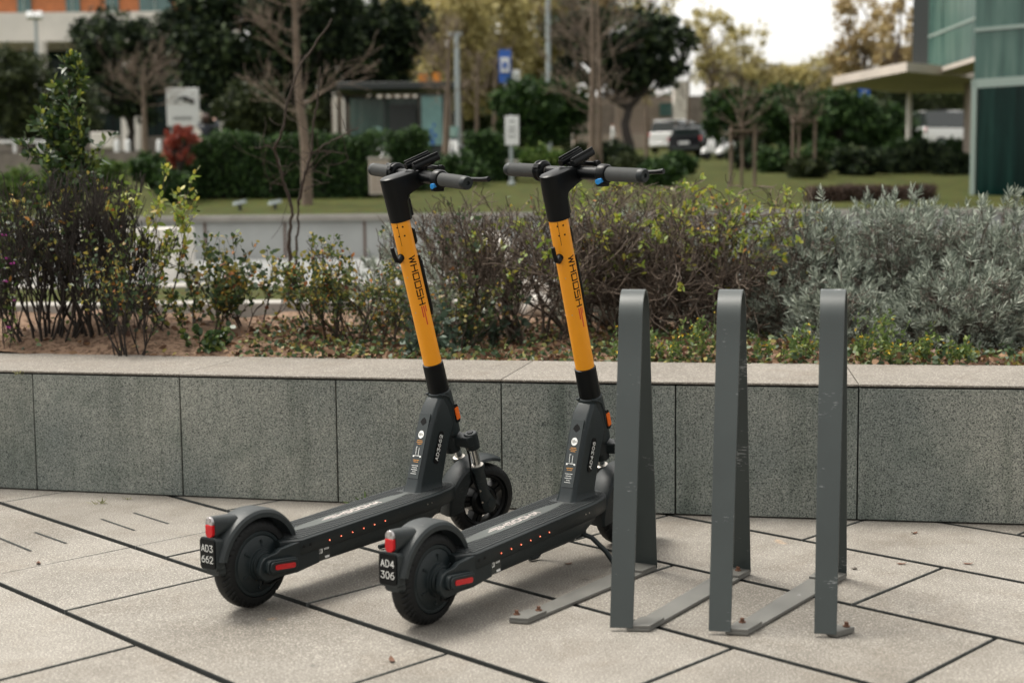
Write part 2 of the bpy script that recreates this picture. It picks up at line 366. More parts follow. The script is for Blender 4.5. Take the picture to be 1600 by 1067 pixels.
for k in range(41):
    x = -5.2+k*0.26; n_ = wn(x); y = wy(x)
    rings.append([(x-ox+n_.x*.03, y-oy+n_.y*.03, -0.02), (x-ox+n_.x*.5, y-oy+n_.y*.5, -0.02), (x-ox+n_.x*.5, y-oy+n_.y*.5, WT-0.012), (x-ox+n_.x*.03, y-oy+n_.y*.03, WT-0.012)])
mb.loft(rings); mb.build('wall_core', M['grout'], wall)
cj = [-0.04+1.194*k for k in range(-5, 6)]
for xa, xb in zip(cj, cj[1:]):
    g = 0.0016; K = 6; mb = MB(); rings = []
    for k in range(K+1):
        x = xa+g+(xb-xa-2*g)*k/K; n_ = wn(x); y = wy(x); f0 = 0.002
        rings.append([(x-ox-n_.x*f0, y-oy-n_.y*f0, WT-0.008), (x-ox+n_.x*.605, y-oy+n_.y*.605, WT-0.008), (x-ox+n_.x*.605, y-oy+n_.y*.605, WT), (x-ox-n_.x*f0, y-oy-n_.y*f0, WT)])
    mb.loft(rings); mb.build('coping_stone', M['coping'], wall, bevel=0.002)

# ---------------------------------------------------------------- planting bed soil
def bedz(x, y):
    d = y-(wy(x)+0.6)
    z = 0.445 + 0.02*math.sin(x*3.1+y*2)+0.012*math.sin(x*11+1)*math.sin(y*9)
    z += 0.13*math.exp(-((x+2.0)/0.75)**2-((y-6.2)/0.6)**2) + 0.05*math.exp(-((x+1.0)/0.5)**2-((y-6.3)/0.5)**2)
    return z - 0.02*max(0, 1-d/0.1)
NX, NY = 220, 70
X = np.linspace(-5, 5.5, NX); V = []
hr = np.random.default_rng(3)
for j in range(NY):
    for i in range(NX):
        x = X[i]; y0 = wy(x)+0.585; y = y0 + (8.3-y0)*(j/(NY-1))**1.2
        V.append((x, y, bedz(x, y)+hr.normal()*0.006*(1 if j > 0 else 0)))
F = [(j*NX+i, j*NX+i+1, (j+1)*NX+i+1, (j+1)*NX+i) for j in range(NY-1) for i in range(NX-1)]
o = npmesh('soil', V, F, M['soil'], smooth=True); tag(o, kind='structure')
if True:
    # small debris on the paving
    for px, py, kind_, lab in ((1335, 889, 'pebble', 'small pale pebble on the paving right of the third hoop'), (1429, 833, 'leaf', 'brown fallen leaf on the paving near the wall at the right'), (1512, 881, 'leaf', 'brown fallen leaf on the paving at the far right'), (1408, 881, 'leaf', 'small brown leaf on the paving midway along the right'), (888, 881, 'leaf', 'dry leaf on the paving under the right deck'), (792, 868, 'leaf', 'dry curled leaf on the paving left of the rack strip'), (612, 1032, 'leaf', 'tiny dry leaf in the foreground paving'), (60, 880, 'leaf', 'tiny dry leaf on the paving at the left')):
        gx_, gy_ = G(px, py); rr_ = random.Random(px); mb = MB()
        if kind_ == 'pebble': mb.loft([[(r*math.cos(a)*1.5, r*math.sin(a), z) for a in np.linspace(0, 2*math.pi, 9)[:-1]] for r, z in ((.003, .0), (.006, .002), (.0055, .005), (.002, .007))])
        else:
            a0 = rr_.uniform(0, 6); ps = [(.016, 0, .004), (.006, .007, .001), (-.010, .006, .003), (-.017, 0, .008), (-.009, -.006, .002), (.006, -.006, .0015)]
            ca, sa = math.cos(a0), math.sin(a0); mb.add([(x*ca-y*sa, x*sa+y*ca, z) for x, y, z in ps], [(0,1,5), (1,2,4,5), (2,3,4)])
        o = mb.build('pebble' if kind_ == 'pebble' else 'fallen_leaf', M['coping'] if kind_ == 'pebble' else M['rust'], smooth=False); o.location = (gx_, gy_, .0005); tag(o, lab, kind_)
# behind the bed: back kerb, narrow lawn strip, kerb, dark paved walk, far retaining wall, rising lawn
mb = MB(); mb.box((0, 8.4, 0.36), (60, 0.3, 0.30)); o = mb.build('back_kerb', M['concrete_lt'], bevel=0.01); tag(o, kind='structure')
mb = MB(); mb.box((0, 9.7, 0.37), (60, 2.3, 0.2)); o = mb.build('grass_strip_ground', mg, smooth=False); tag(o, kind='structure')
mb = MB(); mb.box((0, 11.1, 0.36), (60, 0.5, 0.26)); o = mb.build('stone_kerb', M['concrete_lt'], bevel=0.01); tag(o, kind='structure')
mb = MB(); mb.box((0, 15.7, 0.38), (70, 8.7, 0.1)); o = mb.build('walkway', M['asphalt'], smooth=False); tag(o, kind='structure')
# hillside sheet
ys = list(np.linspace(20.3, 60, 45))+list(np.linspace(62, 120, 25))+[200, 400, 800, 1500]
V = []; F = []; nx = 60
for j, y in enumerate(ys):
    wdt = max(40, y*0.9)
    for i in range(nx):
        x = -wdt+2*wdt*i/(nx-1); V.append((x, y, terr(x, y)+(0.04*math.sin(x*.7)*math.sin(y*.5) if j else 0)))
for j in range(len(ys)-1):
    for i in range(nx-1): F.append((j*nx+i, j*nx+i+1, (j+1)*nx+i+1, (j+1)*nx+i))
o = npmesh('lawn_terrain', V, F, mg, smooth=True); tag(o, kind='structure')
mb = MB(); mb.box((0, 20.15, 0.53), (80, 0.3, 0.94)); mb.cur = 1; mb.box((0, 20.13, 1.03), (80, 0.46, 0.09))
rw = mb.build('retaining_wall', [M['concrete'], M['concrete_lt']], bevel=0.01); tag(rw, 'long pale grey retaining wall with light coping below the lawn', 'wall')
for k in range(-14, 15):
    mb = MB(); mb.box((k*1.2+0.2, 19.992, 0.52), (0.03, 0.016, 0.92)); mb.build('wall_joint', M['rust'], rw, smooth=False)
mb = MB(); mb.box((0, 0, -0.2), (400, 600, 0.1)); o = mb.build('ground', M['grout'], smooth=False); o.location = (0, 0, -0.1); tag(o, kind='structure')
# ---------------------------------------------------------------- electric scooters
TILT = R_(18.1)
def steer_xf(steer):
    e1 = Vector((math.cos(TILT), 0, math.sin(TILT))); e2 = Vector((0, 1, 0)); e3 = Vector((-math.sin(TILT), 0, math.cos(TILT)))
    m = Matrix((( e1.x, e2.x, e3.x, .9536), (e1.y, e2.y, e3.y, 0), (e1.z, e2.z, e3.z, .097), (0, 0, 0, 1)))
    return m @ Matrix.Rotation(-steer, 4, 'Z')
def rrect(w, h, r, n=5, cx=0, cy=0):
    pts = []
    for sx, sy, a0 in ((1, 1, 0), (-1, 1, 90), (-1, -1, 180), (1, -1, 270)):
        for k in range(n+1):
            a = R_(a0+90*k/n); pts.append((cx+sx*(w/2-r)+r*math.cos(a), cy+sy*(h/2-r)+r*math.sin(a)))
    return pts
def tyre_mesh(name, cx, cy, cz, R, wdt, mat, parent, xf=None, ri=0.088):
    n, k = 288, 20; V = []; F = []
    for i in range(n):
        th = 2*math.pi*i/n
        for j in range(k):
            ph = math.pi*(j/(k-1)) - math.pi/2          # -90..90 across
            a = wdt/2*math.copysign(abs(math.sin(ph))**0.8, math.sin(ph)); rr = R-0.030*(1-abs(math.cos(ph))**0.75)
            wn_ = abs(math.sin(ph))
            if 0.30 < wn_ < 0.93:
                phase = (i/n*46 + wn_*1.35) % 1.0
                if phase < 0.22: rr -= 0.0042
            if abs(wn_-0.16) < 0.07: rr -= 0.0018
            V.append((cx+rr*math.cos(th), cy+a, cz+rr*math.sin(th)))
        V.append((cx+ri*math.cos(th), cy+wdt/2*.72, cz+ri*math.sin(th)))
        V.append((cx+ri*math.cos(th), cy-wdt/2*.72, cz+ri*math.sin(th)))
    kk = k+2
    for i in range(n):
        a, b = i*kk, ((i+1) % n)*kk
        for j in range(kk): F.append((a+j, a+(j+1) % kk, b+(j+1) % kk, b+j))
    if xf is not None: V = [tuple(xf @ Vector(v)) for v in V]
    o = npmesh(name, V, F, mat, parent); o.data.shade_smooth(); o.data.set_sharp_from_angle(angle=R_(40))
    return o
def fender(mb, cx, cz, R, a0, a1, hw, skirt, th=0.003, n=40, taper=None):
    rings = []
    for i in range(n+1):
        t = i/n; a = R_(a0+(a1-a0)*t); w_ = hw; sk = skirt
        if taper: w_, sk = taper(t, hw, skirt)
        outer = [(-w_, R-sk), (-w_, R-.012), (-w_*.88, R-.005), (-w_*.6, R-.001), (0, R), (w_*.6, R-.001), (w_*.88, R-.005), (w_, R-.012), (w_, R-sk)]
        inner = [(x*(1-th/w_), r-th) for x, r in outer]; inner[0] = (-(w_-th), R-sk); inner[-1] = (w_-th, R-sk)
        ring = outer + inner[::-1]
        rings.append([(cx+r*math.cos(a), y, cz+r*math.sin(a)) for y, r in ring])
    mb.loft(rings)
def make_scooter(loc, yaw, steer, label, id1, id2):
    root = empty('electric_scooter', (*loc, 0), yaw); tag(root, label, 'scooter', 'rental electric scooters')
    SX = steer_xf(steer)
    RW, HZ = 0.119, 0.119
    # ---- rear wheel with hub motor
    mb = MB(); d = (0, -1, 0)
    half = [(0.0, 0.089), (0.026, 0.089), (0.030, 0.086), (0.0305, 0.078), (0.028, 0.076), (0.031, 0.072), (0.036, 0.047), (0.037, 0.043), (0.046, 0.042), (0.047, 0.036), (0.053, 0.035), (0.054, 0.029), (0.066, 0.027), (0.068, 0.012), (0.074, 0.011)]
    RX = .014
    for s in (1, -1): mb.lathe(half, (RX, 0, HZ), (0, -s, 0), 64)
    for k in range(6):
        a = R_(25+60*k); p = Vector((RX+.062*math.cos(a), 0, .062*math.sin(a)+HZ)); dr = Vector((math.cos(a), 0, math.sin(a)))
        for s in (1, -1):
            mb.lathe([(0, .0042), (.0365, .0042), (.0375, .003)], p, (0, -s, 0), 12)
            q = p-dr*.010; mb.box(q+Vector((0, -s*.0335, 0)), (.016, .006, .0045), Matrix.Rotation(-a, 3, 'Y'))
    whl = mb.build('wheel', M['frame'], root, bevel=0.0006, bseg=1)
    tyre_mesh('tyre', RX, 0, HZ, RW, 0.062, M['rubber'], whl)
    mb = MB(); mb.tube([(0.012, -.052, HZ-.02), (-.004, -.060, HZ-.045), (.02, -.058, HZ-.052), (.06, -.058, HZ-.045), (.09, -.055, HZ-.02)], .0035, 8); mb.build('motor_cable', M['black'], root)
    # ---- rear fender, tail light, number plate
    def tp(t, hw, sk):
        w_ = hw*(1.0 if t > .12 else .75+.25*t/.12); return w_, sk
    mb = MB(); fender(mb, RX, HZ, .150, 8, 166, .041, .024, taper=tp)
    # lamp housing
    def lampring(x, w_, z0, z1): return [(x, y, z) for y, z in rrect(w_, z1-z0, min(w_, z1-z0)*.45, 5, 0, (z0+z1)/2)]
    mb.loft([lampring(-.05, .05, .225, .262), lampring(-.085, .046, .222, .266), lampring(-.118, .036, .212, .269), lampring(-.123, .034, .213, .268)])
    # plate carrier
    mb.loft([[(-.105, y, z) for y, z in rrect(.056, .085, .01, 4, 0, .168)], [(-.128, y, z) for y, z in rrect(.060, .088, .01, 4, 0, .172)], [(-.134, y, z) for y, z in rrect(.060, .086, .01, 4, 0, .173)]])
    mb.loft([[(-.100, y, z) for y, z in rrect(.05, .03, .01, 4, 0, .125)], [(-.122, y, z) for y, z in rrect(.046, .026, .01, 4, 0, .128)]])
    fd = mb.build('fender', M['fendergrey'], root)
    mb = MB(); cl = rrect(.028, .054, .0135, 7, 0, .241)
    top = [p for p in cl if p[1] >= .248]; bot = [p for p in cl if p[1] < .248]
    lo = sorted(bot, key=lambda p: math.atan2(p[1]-.2481, p[0])); hi = sorted(top, key=lambda p: math.atan2(p[1]-.2479, p[0]))
    w2 = .014
    lo = [(-w2, .2478)] + lo + [(w2, .2478)]; hi = [(w2, .2484)] + hi + [(-w2, .2484)]
    mb.prism(lo, lambda y, z: (-.122, y, z), lambda y, z: (-.131, y*.92, z)); mb.build('tail_light', M['red'], fd, bevel=.001)
    mb = MB(); mb.prism(hi, lambda y, z: (-.122, y, z), lambda y, z: (-.130, y*.92, z)); mb.build('clear_lamp', M['clear'], fd, bevel=.001)
    mb = MB(); mb.prism(rrect(.054, .076, .007, 4, 0, .174), lambda y, z: (-.133, y, z), lambda y, z: (-.138, y, z)); mb.cur = 1
    fm = lambda u, v: (-.1386, -u, v)
    for tx, v0 in ((id1, .181), (id2, .152)):
        pol, ue = text_polys(tx, .0165, .0105, .0045); pol = [[(a-ue/2, b+v0) for a, b in pl] for pl in pol]; strokes(mb, pol, fm, .0020)
    mb.build('number_plate', [M['black'], M['white']], fd, bevel=0.0)
    # ---- deck
    def outline(s):
        if s < .12: h = .052+.034*max(0, (s-.07)/.05)
        elif s < .68: h = .086
        else: t = (s-.68)/.185; h = .086*math.sqrt(max(0, 1-t**2.3))*1.0 if t < 1 else 0
        return h
    def topz(s): return .170+.022*max(0, min(1, (s-.1)/.65))
    ss = [.07+.05*k/4 for k in range(4)]+[.12+.56*k/10 for k in range(11)]+[.68+.185*math.sin(math.pi/2*k/12) for k in range(1, 13)]
    mb = MB(); rings = []
    for s in ss:
        h = max(outline(s), .004); z = topz(s); zb = z-.046
        rings.append([(s, -h+.006, z), (s, -h+.001, z-.003), (s, -h, z-.010), (s, -h+.001, zb+.006), (s, -h+.006, zb), (s, h-.006 if h > .006 else .001, zb), (s, h-.001, zb+.006), (s, h, z-.010), (s, h-.001, z-.003), (s, h-.006 if h > .006 else .001, z)])
    mb.loft(rings)
    mb.cur = 1; rings = []
    for s, zb, h in ((.06, .118, .060), (.10, .094, .072), (.15, .088, .076), (.62, .096, .076), (.68, .106, .074), (.74, .122, .066), (.79, .14, .05)):
        zt = topz(s)-.042; rings.append([(s, -h, zt), (s, -h, zb+.012), (s, -h+.010, zb), (s, h-.010, zb), (s, h, zb+.012), (s, h, zt)])
    mb.loft(rings)
    dk = mb.build('deck', [M['charcoal'], M['frame']], root, ang=40)
    # mat with raised studs
    mb = MB(); sm = [.10+.02*k for k in range(30)]+[.70+.145*math.sin(math.pi/2*k/8) for k in range(1, 9)]
    rings = []
    for s in sm:
        h = max(outline(s)-.011, .003); z = topz(s); rings.append([(s, -h, z-.001), (s, -h, z+.002), (s, h, z+.002), (s, h, z-.001)])
    mb.loft(rings)
    def midw(s):
        if s < .15 or s > .665: return 0
        return .026*min(1, math.sin(math.pi*(s-.15)/.515)**.45)
    s = .115; row = 0
    while s < .84:
        y = -.078 + (row % 2)*.006
        while y < .079:
            if abs(y) < outline(s)-.015 and abs(y) > midw(s)+.004 and not (.655 < s < .81 and abs(y) < .042):
                z = topz(s)+.002; sg = 1 if row % 2 else -1
                rt = Matrix.Rotation(R_(42*sg), 3, 'Z')
                mb.box((s, y, z+.0007), (.0098, .0028, .0018), rt)
            y += .012
        s += .0075; row += 1
    mb.cur = 1; rings = []
    for k in range(41):
        s = .15+.515*k/40; h = max(midw(s), .0012); z = topz(s); rings.append([(s, -h, z+.001), (s, -h, z+.0030), (s, h, z+.0030), (s, h, z+.001)])
    mb.loft(rings)
    mb.cur = 2
    fm = lambda u, v: (.53-u, -(v-.009), topz(.53-u)+.0036)
    pol, ue = text_polys('WHOOSH', .019, .022, .0095); strokes(mb, pol, fm, .0034, .01)
    for v0, L0, L1 in ((.018, ue+.008, ue+.030), (.0095, ue+.008, ue+.062), (.001, ue+.008, ue+.045)): strokes(mb, [[(L0, v0), (L1, v0)]], fm, .0028, .01)
    mb.build('deck_mat', [M['mat'], M['matmid'], M['pinkwhite']], dk)
    for sd_ in (-1, 1):
        for k in range(6):
            s = .225+.0468*k; z = topz(s)-.027; mb = MB(); mb.lathe([(0, .0021), (.0012, .0018)], (s, sd_*.0857, z), (0, sd_, 0), 12)
            mb.cur = 1; mb.lathe([(0, .0010), (.0018, .0008)], (s, sd_*.0857, z), (0, sd_, 0), 10); mb.build('side_light', [M['led'], M['ledcore']], dk)
        for s, r_ in ((.655, .0022), (.675, .0022), (.125, .0048), (.15, .0048)):
            mb = MB(); mb.lathe([(0, r_), (.0012, r_*.9)], (s, sd_*.0858, topz(s)-.021), (0, sd_, 0), 12); mb.build('deck_screw', M['black'] if r_ > .003 else M['alu'], dk)
    # rating label on the battery case
    mb = MB(); yy = -.0772; mb.box((.203, yy, .114), (.062, .0020, .038)); mb.cur = 1
    mb.box((.190, yy-.0012, .121), (.028, .0008, .013)); mb.box((.222, yy-.0012, .101), (.017, .0008, .006))
    for k in range(4): mb.box((.212+.005*k, yy-.0012, .124), (.0028, .0006, .005))
    mb.cur = 0
    for k in range(9): mb.box((.180+.0024*k, yy-.0018, .121), (.0011, .0006, .009))
    mb.build('rating_label', [M['label'], M['white']], dk)
    # ---- side arms with red reflectors
    for sd_ in (-1, 1):
        mb = MB(); y0, y1 = sd_*.066, sd_*.0815
        poly = [(.045, .160), (.16, .168), (.19, .135), (.19, .092), (.105, .083), (.055, .085), (.015, .083)] + [(-.002+.032*math.cos(R_(a)), .116+.033*math.sin(R_(a))) for a in (262, 240, 215, 190, 165, 140, 115, 95)] + [(.03, .152)]
        mb.prism(poly, lambda a, b: (a, y0, b), lambda a, b: (a, y1, b))
        pr = rrect(.112, .038, .014, 5, .040, .117)
        rot = R_(-6); rp = [(.04+(a-.04)*math.cos(rot)-(b-.117)*math.sin(rot), .117+(a-.04)*math.sin(rot)+(b-.117)*math.cos(rot)) for a, b in pr]
        rp2 = [(.04+(a-.04)*.9, .117+(b-.117)*.8) for a, b in rp]
        mb.prism(rp, lambda a, b: (a, sd_*.080, b), lambda a, b: (a, sd_*.094, b)); mb.prism(rp2, lambda a, b: (a, sd_*.094, b), lambda a, b: (a, sd_*.099, b))
        arm = mb.build('side_arm', M['frame'], root, bevel=.003, bseg=3)
        mb = MB(); pr = rrect(.074, .014, .006, 4, .042, .117); rp = [(.04+(a-.04)*math.cos(rot)-(b-.117)*math.sin(rot), .117+(a-.04)*math.sin(rot)+(b-.117)*math.cos(rot)) for a, b in pr]
        mb.prism(rp, lambda a, b: (a, sd_*.0985, b), lambda a, b: (a, sd_*.1005, b)); mb.build('reflector', M['red'], arm)
    # ---- downtube and head casting
    def sec(s0, s1, hwR, hwF, z, tilt=0.0, c=.010):
        pts = [(s0+c, -hwR), (s1-c, -hwF), (s1, -hwF+c), (s1, hwF-c), (s1-c, hwF), (s0+c, hwR), (s0, hwR-c), (s0, -hwR+c)]
        return [(a, b, z+(a-s0)*tilt) for a, b in pts]
    mb = MB()
    mb.loft([sec(.668, .806, .040, .043, .186, 0, .016), sec(.676, .800, .033, .038, .197, 0, .012), sec(.685, .800, .031, .036, .215), sec(.715, .826, .031, .036, .30, 0), sec(.742, .855, .032, .037, .38), sec(.770, .862, .033, .036, .44), sec(.794, .855, .030, .030, .470)])
    e3 = Vector((-math.sin(TILT), 0, math.cos(TILT))); O = Vector((.9536, 0, .097))
    def ax(r): return O+e3*r
    mb.lathe([(.262, .034), (.268, .038), (.34, .0385), (.40, .0375), (.412, .036), (.414, .030)], O, e3, 40)
    neck = mb.build('neck', M['frame'], root, bevel=.0025, ang=30)
    mb = MB()
    pth = [Vector((.772, y, z)) for y, z in ()]
    for y in (-.036, .036):
        mb.tube([(.800, y*.6, .480), (.806, y*.98, .478), (.826, y*1.04, .470), (.842, y*1.06, .445), (.852, y*1.05, .40)], .0035, 8)
    mb.build('neck_seam', M['frame'], root)
    # rear warning label (on slanted rear face) : rear face line s = .685+(z-.215)*.34
    def rf(z): return .685+(z-.215)*.345-.0012
    mb = MB(); hw_ = .0205
    zs = [.232+(.425-.232)*k/10 for k in range(11)]
    mb.loft([[(rf(z)-.0004, -hw_, z), (rf(z)-.0004, hw_, z), (rf(z)+.002, hw_, z), (rf(z)+.002, -hw_, z)] for z in zs])
    mb.cur = 1
    fm = lambda u, v: (rf(v)-.0008, -u, v)
    circ = [(.0105*math.cos(2*math.pi*k/24), .362+.0115*math.sin(2*math.pi*k/24)) for k in range(24)]
    mb.add([fm(*p) for p in circ], [tuple(range(24))])
    for x0, L, z in ((-.013, .024, .270), (-.010, .018, .264), (-.012, .022, .258), (-.006, .012, .252), (-.011, .02, .246)): strokes(mb, [[(x0, z), (x0+L, z)]], fm, .0012, .01)
    strokes(mb, [[(.003, .322), (.004, .300)], [(-.004, .325), (-.008, .325), (-.006, .303)], [(-.013, .299), (.013, .299)]], fm, .0013, .01)
    for cx_ in (-.013, .013): strokes(mb, [[(cx_-.001, .297), (cx_+.001, .297)]], fm, .004, .01)
    mb.cur = 2
    for x0, L, z in ((-.009, .018, .344), (-.011, .022, .339), (-.007, .015, .334), (-.011, .021, .286), (-.009, .017, .281)): strokes(mb, [[(x0, z), (x0+L, z)]], fm, .0014, .01)
    mb.cur = 3
    pol, ue = text_polys('18+', .0075, .0048, .0018); fm2 = lambda u, v: (rf(v)-.0013, -u, v)
    strokes(mb, [[(a-ue/2, b+.3585) for a, b in pl] for pl in pol], fm2, .0011, .01)
    dr = [(-.012+.0, .398), (0, .388), (.012, .398), (.008, .407), (0, .413), (-.008, .407)]
    mb.add([fm(*p) for p in dr], [tuple(range(6))])
    mb.build('warning_label', [M['label'], M['white'], M['orangeprint'], M['blackprint']], neck)
    # id sticker on the right face
    mb = MB(); a_ = math.atan(.345); ud = Vector((math.sin(a_), math.cos(a_)))      # along (s,z)
    vd = Vector((-math.cos(a_), math.sin(a_)))                                       # letter tops point rearwards
    o2 = Vector((.776, .318))
    def yf(s, z):   # right face y, widening forwards
        t = (s-(rf(z)+.01))/.09; return -(.0316+.0052*max(0, min(1, t)))-.0012
    def idm(u, v): q = o2+ud*u+vd*v; return (q.x, yf(q.x, q.y)-.0004, q.y)
    pill = rrect(.104, .022, .0105, 6)
    mb.prism(pill, lambda a, b: idm(a, b), lambda a, b: (idm(a, b)[0], idm(a, b)[1]+.001, idm(a, b)[2])); mb.cur = 1
    def idm2(u, v): p = idm(u, v); return (p[0], p[1]-.0005, p[2])
    pol, ue = text_polys(id1+id2, .0115, .0095, .0045); strokes(mb, [[(a-ue/2, b-.0058) for a, b in pl] for pl in pol], idm2, .0022, .01)
    mb.build('id_sticker', [M['blackprint'], M['white']], neck)
    # orange side reflectors
    for sd_ in (-1, 1):
        XA = Matrix(((math.cos(TILT), 0, -math.sin(TILT), O.x), (0, 1, 0, 0), (math.sin(TILT), 0, math.cos(TILT), O.z), (0, 0, 0, 1)))
        mb = MB(XA); mb.prism(rrect(.022, .062, .010, 5, .014, .330), lambda a, b: (a, sd_*.034, b), lambda a, b: (a, sd_*.0405, b)); mb.cur = 1
        mb.prism(rrect(.017, .040, .003, 3, .014, .330), lambda a, b: (a, sd_*.040, b), lambda a, b: (a, sd_*.0435, b)); mb.build('side_reflector', [M['black'], M['orange']], neck)
    # ---- steering group (p forward, q left, r up the axis)
    mb = MB(SX); mb.lathe([(.39, .030), (.395, .0335), (.505, .0325), (.507, .029)], (0, 0, 0), (0, 0, 1), 40); mb.build('stem_sleeve', M['black'], root)
    mb = MB(SX); mb.lathe([(.50, .0285), (.99, .0285)], (0, 0, 0), (0, 0, 1), 56); st = mb.build('stem', M['yellow'], root)
    # lettering wrapped round the tube (right side), reading downwards
    RT = .0289
    def tm(u, v):      # u down the tube, v towards the front
        ang = R_(-97)+v/RT; return (RT*math.cos(ang), RT*math.sin(ang), .862-u)
    mb = MB(SX); pol, ue = text_polys('WHOOSH', .0185, .0195, .0072, 0, -.00925); strokes(mb, pol, tm, .0037, .0025)
    mb.cur = 1
    for v0, L0, L1 in ((.0075, ue+.008, ue+.024), (.001, ue+.008, ue+.066), (-.0055, ue+.008, ue+.040)): strokes(mb, [[(L0, v0), (L1, v0)]], tm, .0034, .0025)
    mb.build('lettering', [M['blackprint'], M['redprint']], st)
    mb = MB(SX)
    def tm2(u, v): ang = R_(180+38)+v/RT; return (RT*math.cos(ang), RT*math.sin(ang), u)
    def tm3(u, v): ang = R_(180+68)+v/RT; return (RT*math.cos(ang), RT*math.sin(ang), u)
    strokes(mb, [[(.975, 0), (.90, 0)]], tm2, .0012, .003)
    mb.build('tube_seam', M['blackprint'], st)
    for an_, u, r_ in ((214, .958, .0026), (214, .930, .0026), (248, .958, .0028), (248, .930, .0028), (206, .80, .0017), (206, .685, .0017)):
        mb = MB(SX); mb.lathe([(0, r_), (.0292, r_), (.0294, r_*.6)], (0, 0, u), (math.cos(R_(an_)), math.sin(R_(an_)), 0), 10); mb.build('screw_hole', M['blackprint'] if r_ > .002 else M['alu'], st)
    # hook at the rear, cable cover at the front
    hk = R_(180+14); hx, hy = math.cos(hk), math.sin(hk)
    mb = MB(SX); mb.tube([(hx*.026, hy*.026, .865), (hx*.040, hy*.040, .857), (hx*.050, hy*.050, .862), (hx*.055, hy*.055, .88), (hx*.0565, hy*.0565, .905)], [.010, .009, .0075, .0065, .006], 12)
    mb.lathe([(.0, .011), (.031, .011)], (0, 0, .865), (hx, hy, 0), 16); mb.build('hook', M['black'], st, bevel=.0)
    mb = MB(SX); mb.loft([[(p, q, r) for p, q in rrect(dp, .034, .006, 3, .024+dp/2, 0)] for r, dp in ((.662, .006), (.675, .013), (.835, .014), (.855, .006))])
    mb.loft([[(p, q, r) for p, q in rrect(dp, .026, .005, 3, .026+dp/2, 0)] for r, dp in ((.89, .004), (.895, .012), (.935, .012), (.94, .005))])
    mb.build('cable_cover', M['black'], st)
    # ---- head block
    mb = MB(SX)
    def hring(r, p0, p1, hw, back=.034, n=10):
        pts = [(-back*math.cos(R_(a)) , -hw*math.sin(R_(a)) ) for a in np.linspace(90, -90, n)]
        pts = [(-back*math.cos(R_(a)), hw*math.sin(R_(a))) for a in np.linspace(-90, 90, n)]
        return [(p, q, r) for p, q in pts] + [(p1-.012, hw, r), (p1, hw-.010, r), (p1, -hw+.010, r), (p1-.012, -hw, r)]
    mb.loft([hring(.972, 0, .031, .0305, .0305), hring(.99, 0, .032, .031, .031), hring(1.030, 0, .034, .0315, .032), hring(1.044, 0, .042, .0315, .032), hring(1.056, 0, .080, .031, .033), hring(1.064, 0, .122, .031, .033), hring(1.088, 0, .130, .030, .033), hring(1.098, 0, .098, .030, .033), hring(1.104, 0, .074, .029, .032), hring(1.107, 0, .060, .025, .028)])
    mb.loft([[(p, q, r) for p, q in rrect(.012, .03, .004, 3, .038, 0)] for r in (.978, 1.03)])
    mb.build('stem_head', M['black'], root, ang=38)
    # handlebar
    BR, BP = 1.083, .092
    mb = MB(SX)
    mb.tube([(BP, y, BR) for y in (-.245, -.05, .05, .245)], .0135, 20)
    mb.build('handlebar', M['alu'], root)
    for ya, yb, r_ in ((-.13, -.03, .019), (.03, .10, .016)):
        mb = MB(SX); mb.tube([(BP, ya, BR), (BP, yb, BR)], r_, 20); mb.build('bar_clamp', M['black'], root, bevel=.001)
    for sd_ in (-1, 1):
        mb = MB(SX); n = 26; rings = []; L0, L1 = .138, .254
        for i in range(n*2+1):
            y = L0+(L1-L0)*i/(n*2); rr = .0188+(.0015 if i % 2 else 0); 
            rings.append([(BP+rr*math.cos(2*math.pi*k/24), sd_*y, BR+rr*math.sin(2*math.pi*k/24)) for k in range(24)])
        mb.loft(rings); mb.cur = 1
        mb.lathe([(.0, .0195), (.014, .0198), (.019, .017), (.019, .0065), (.014, .0055), (.014, 0.0)], (BP, sd_*L1, BR), (0, sd_, 0), 28)
        mb.build('grip', [M['grip'], M['charcoal']], root, ang=50)
    # throttle with blue tab on the right, twist bell on the left, lever on each side
    mb = MB(SX); mb.lathe([(0, .024), (.004, .0275), (.026, .0275), (.032, .024)], (BP, -.106, BR), (0, -1, 0), 28)
    mb.box((BP-.012, -.120, BR-.027), (.032, .022, .012), Matrix.Rotation(R_(15), 3, 'Y')); mb.cur = 1
    mb.loft([[(BP-.0285-dx_, y, BR+z) for z in zz_]+[(BP-.020, y, BR+z) for z in zz_[::-1]] for y, dx_, zz_ in ((-.108, .0, (-.012, -.021)), (-.120, .003, (-.006, -.023)), (-.134, .002, (-.004, -.016)))])
    mb.build('throttle', [M['black'], M['blue']], root, bevel=.0012)
    mb = MB(SX); mb.lathe([(0, .022), (.006, .0305), (.012, .0315), (.016, .027), (.022, .0265), (.027, .031), (.031, .031), (.034, .024)], (BP, .106, BR), (0, 1, 0), 32)
    mb.box((BP-.02, .118, BR+.018), (.02, .02, .014), Matrix.Rotation(R_(40), 3, 'Y')); mb.build('bell', M['black'], root, bevel=.0012)
    for sd_ in (-1, 1):
        mb = MB(SX); mb.tube([(BP+.018, sd_*.115, BR-.006), (BP+.045, sd_*.135, BR-.012), (BP+.056, sd_*.19, BR-.012), (BP+.060, sd_*.26, BR-.008), (BP+.064, sd_*.285, BR-.006)], [.009, .007, .006, .006, .008], 10)
        mb.build('brake_lever', M['black'], root)
    # phone holder: two ribbed rails on a bracket
    tl = Matrix.Translation(Vector((.118, 0, 1.115))) @ Matrix.Rotation(R_(-5), 4, 'Y')
    mb = MB(SX @ tl)
    for y in (-.023, .023):
        prof = rrect(.018, .019, .007, 4)
        mb.loft([[(x, y+a, b+.004) for a, b in prof] for x in (-.046, .046)])
        mb.box((0, y*1.14, .016), (.090, .0045, .011)); mb.box((0, y*.78, .0145), (.090, .003, .006))
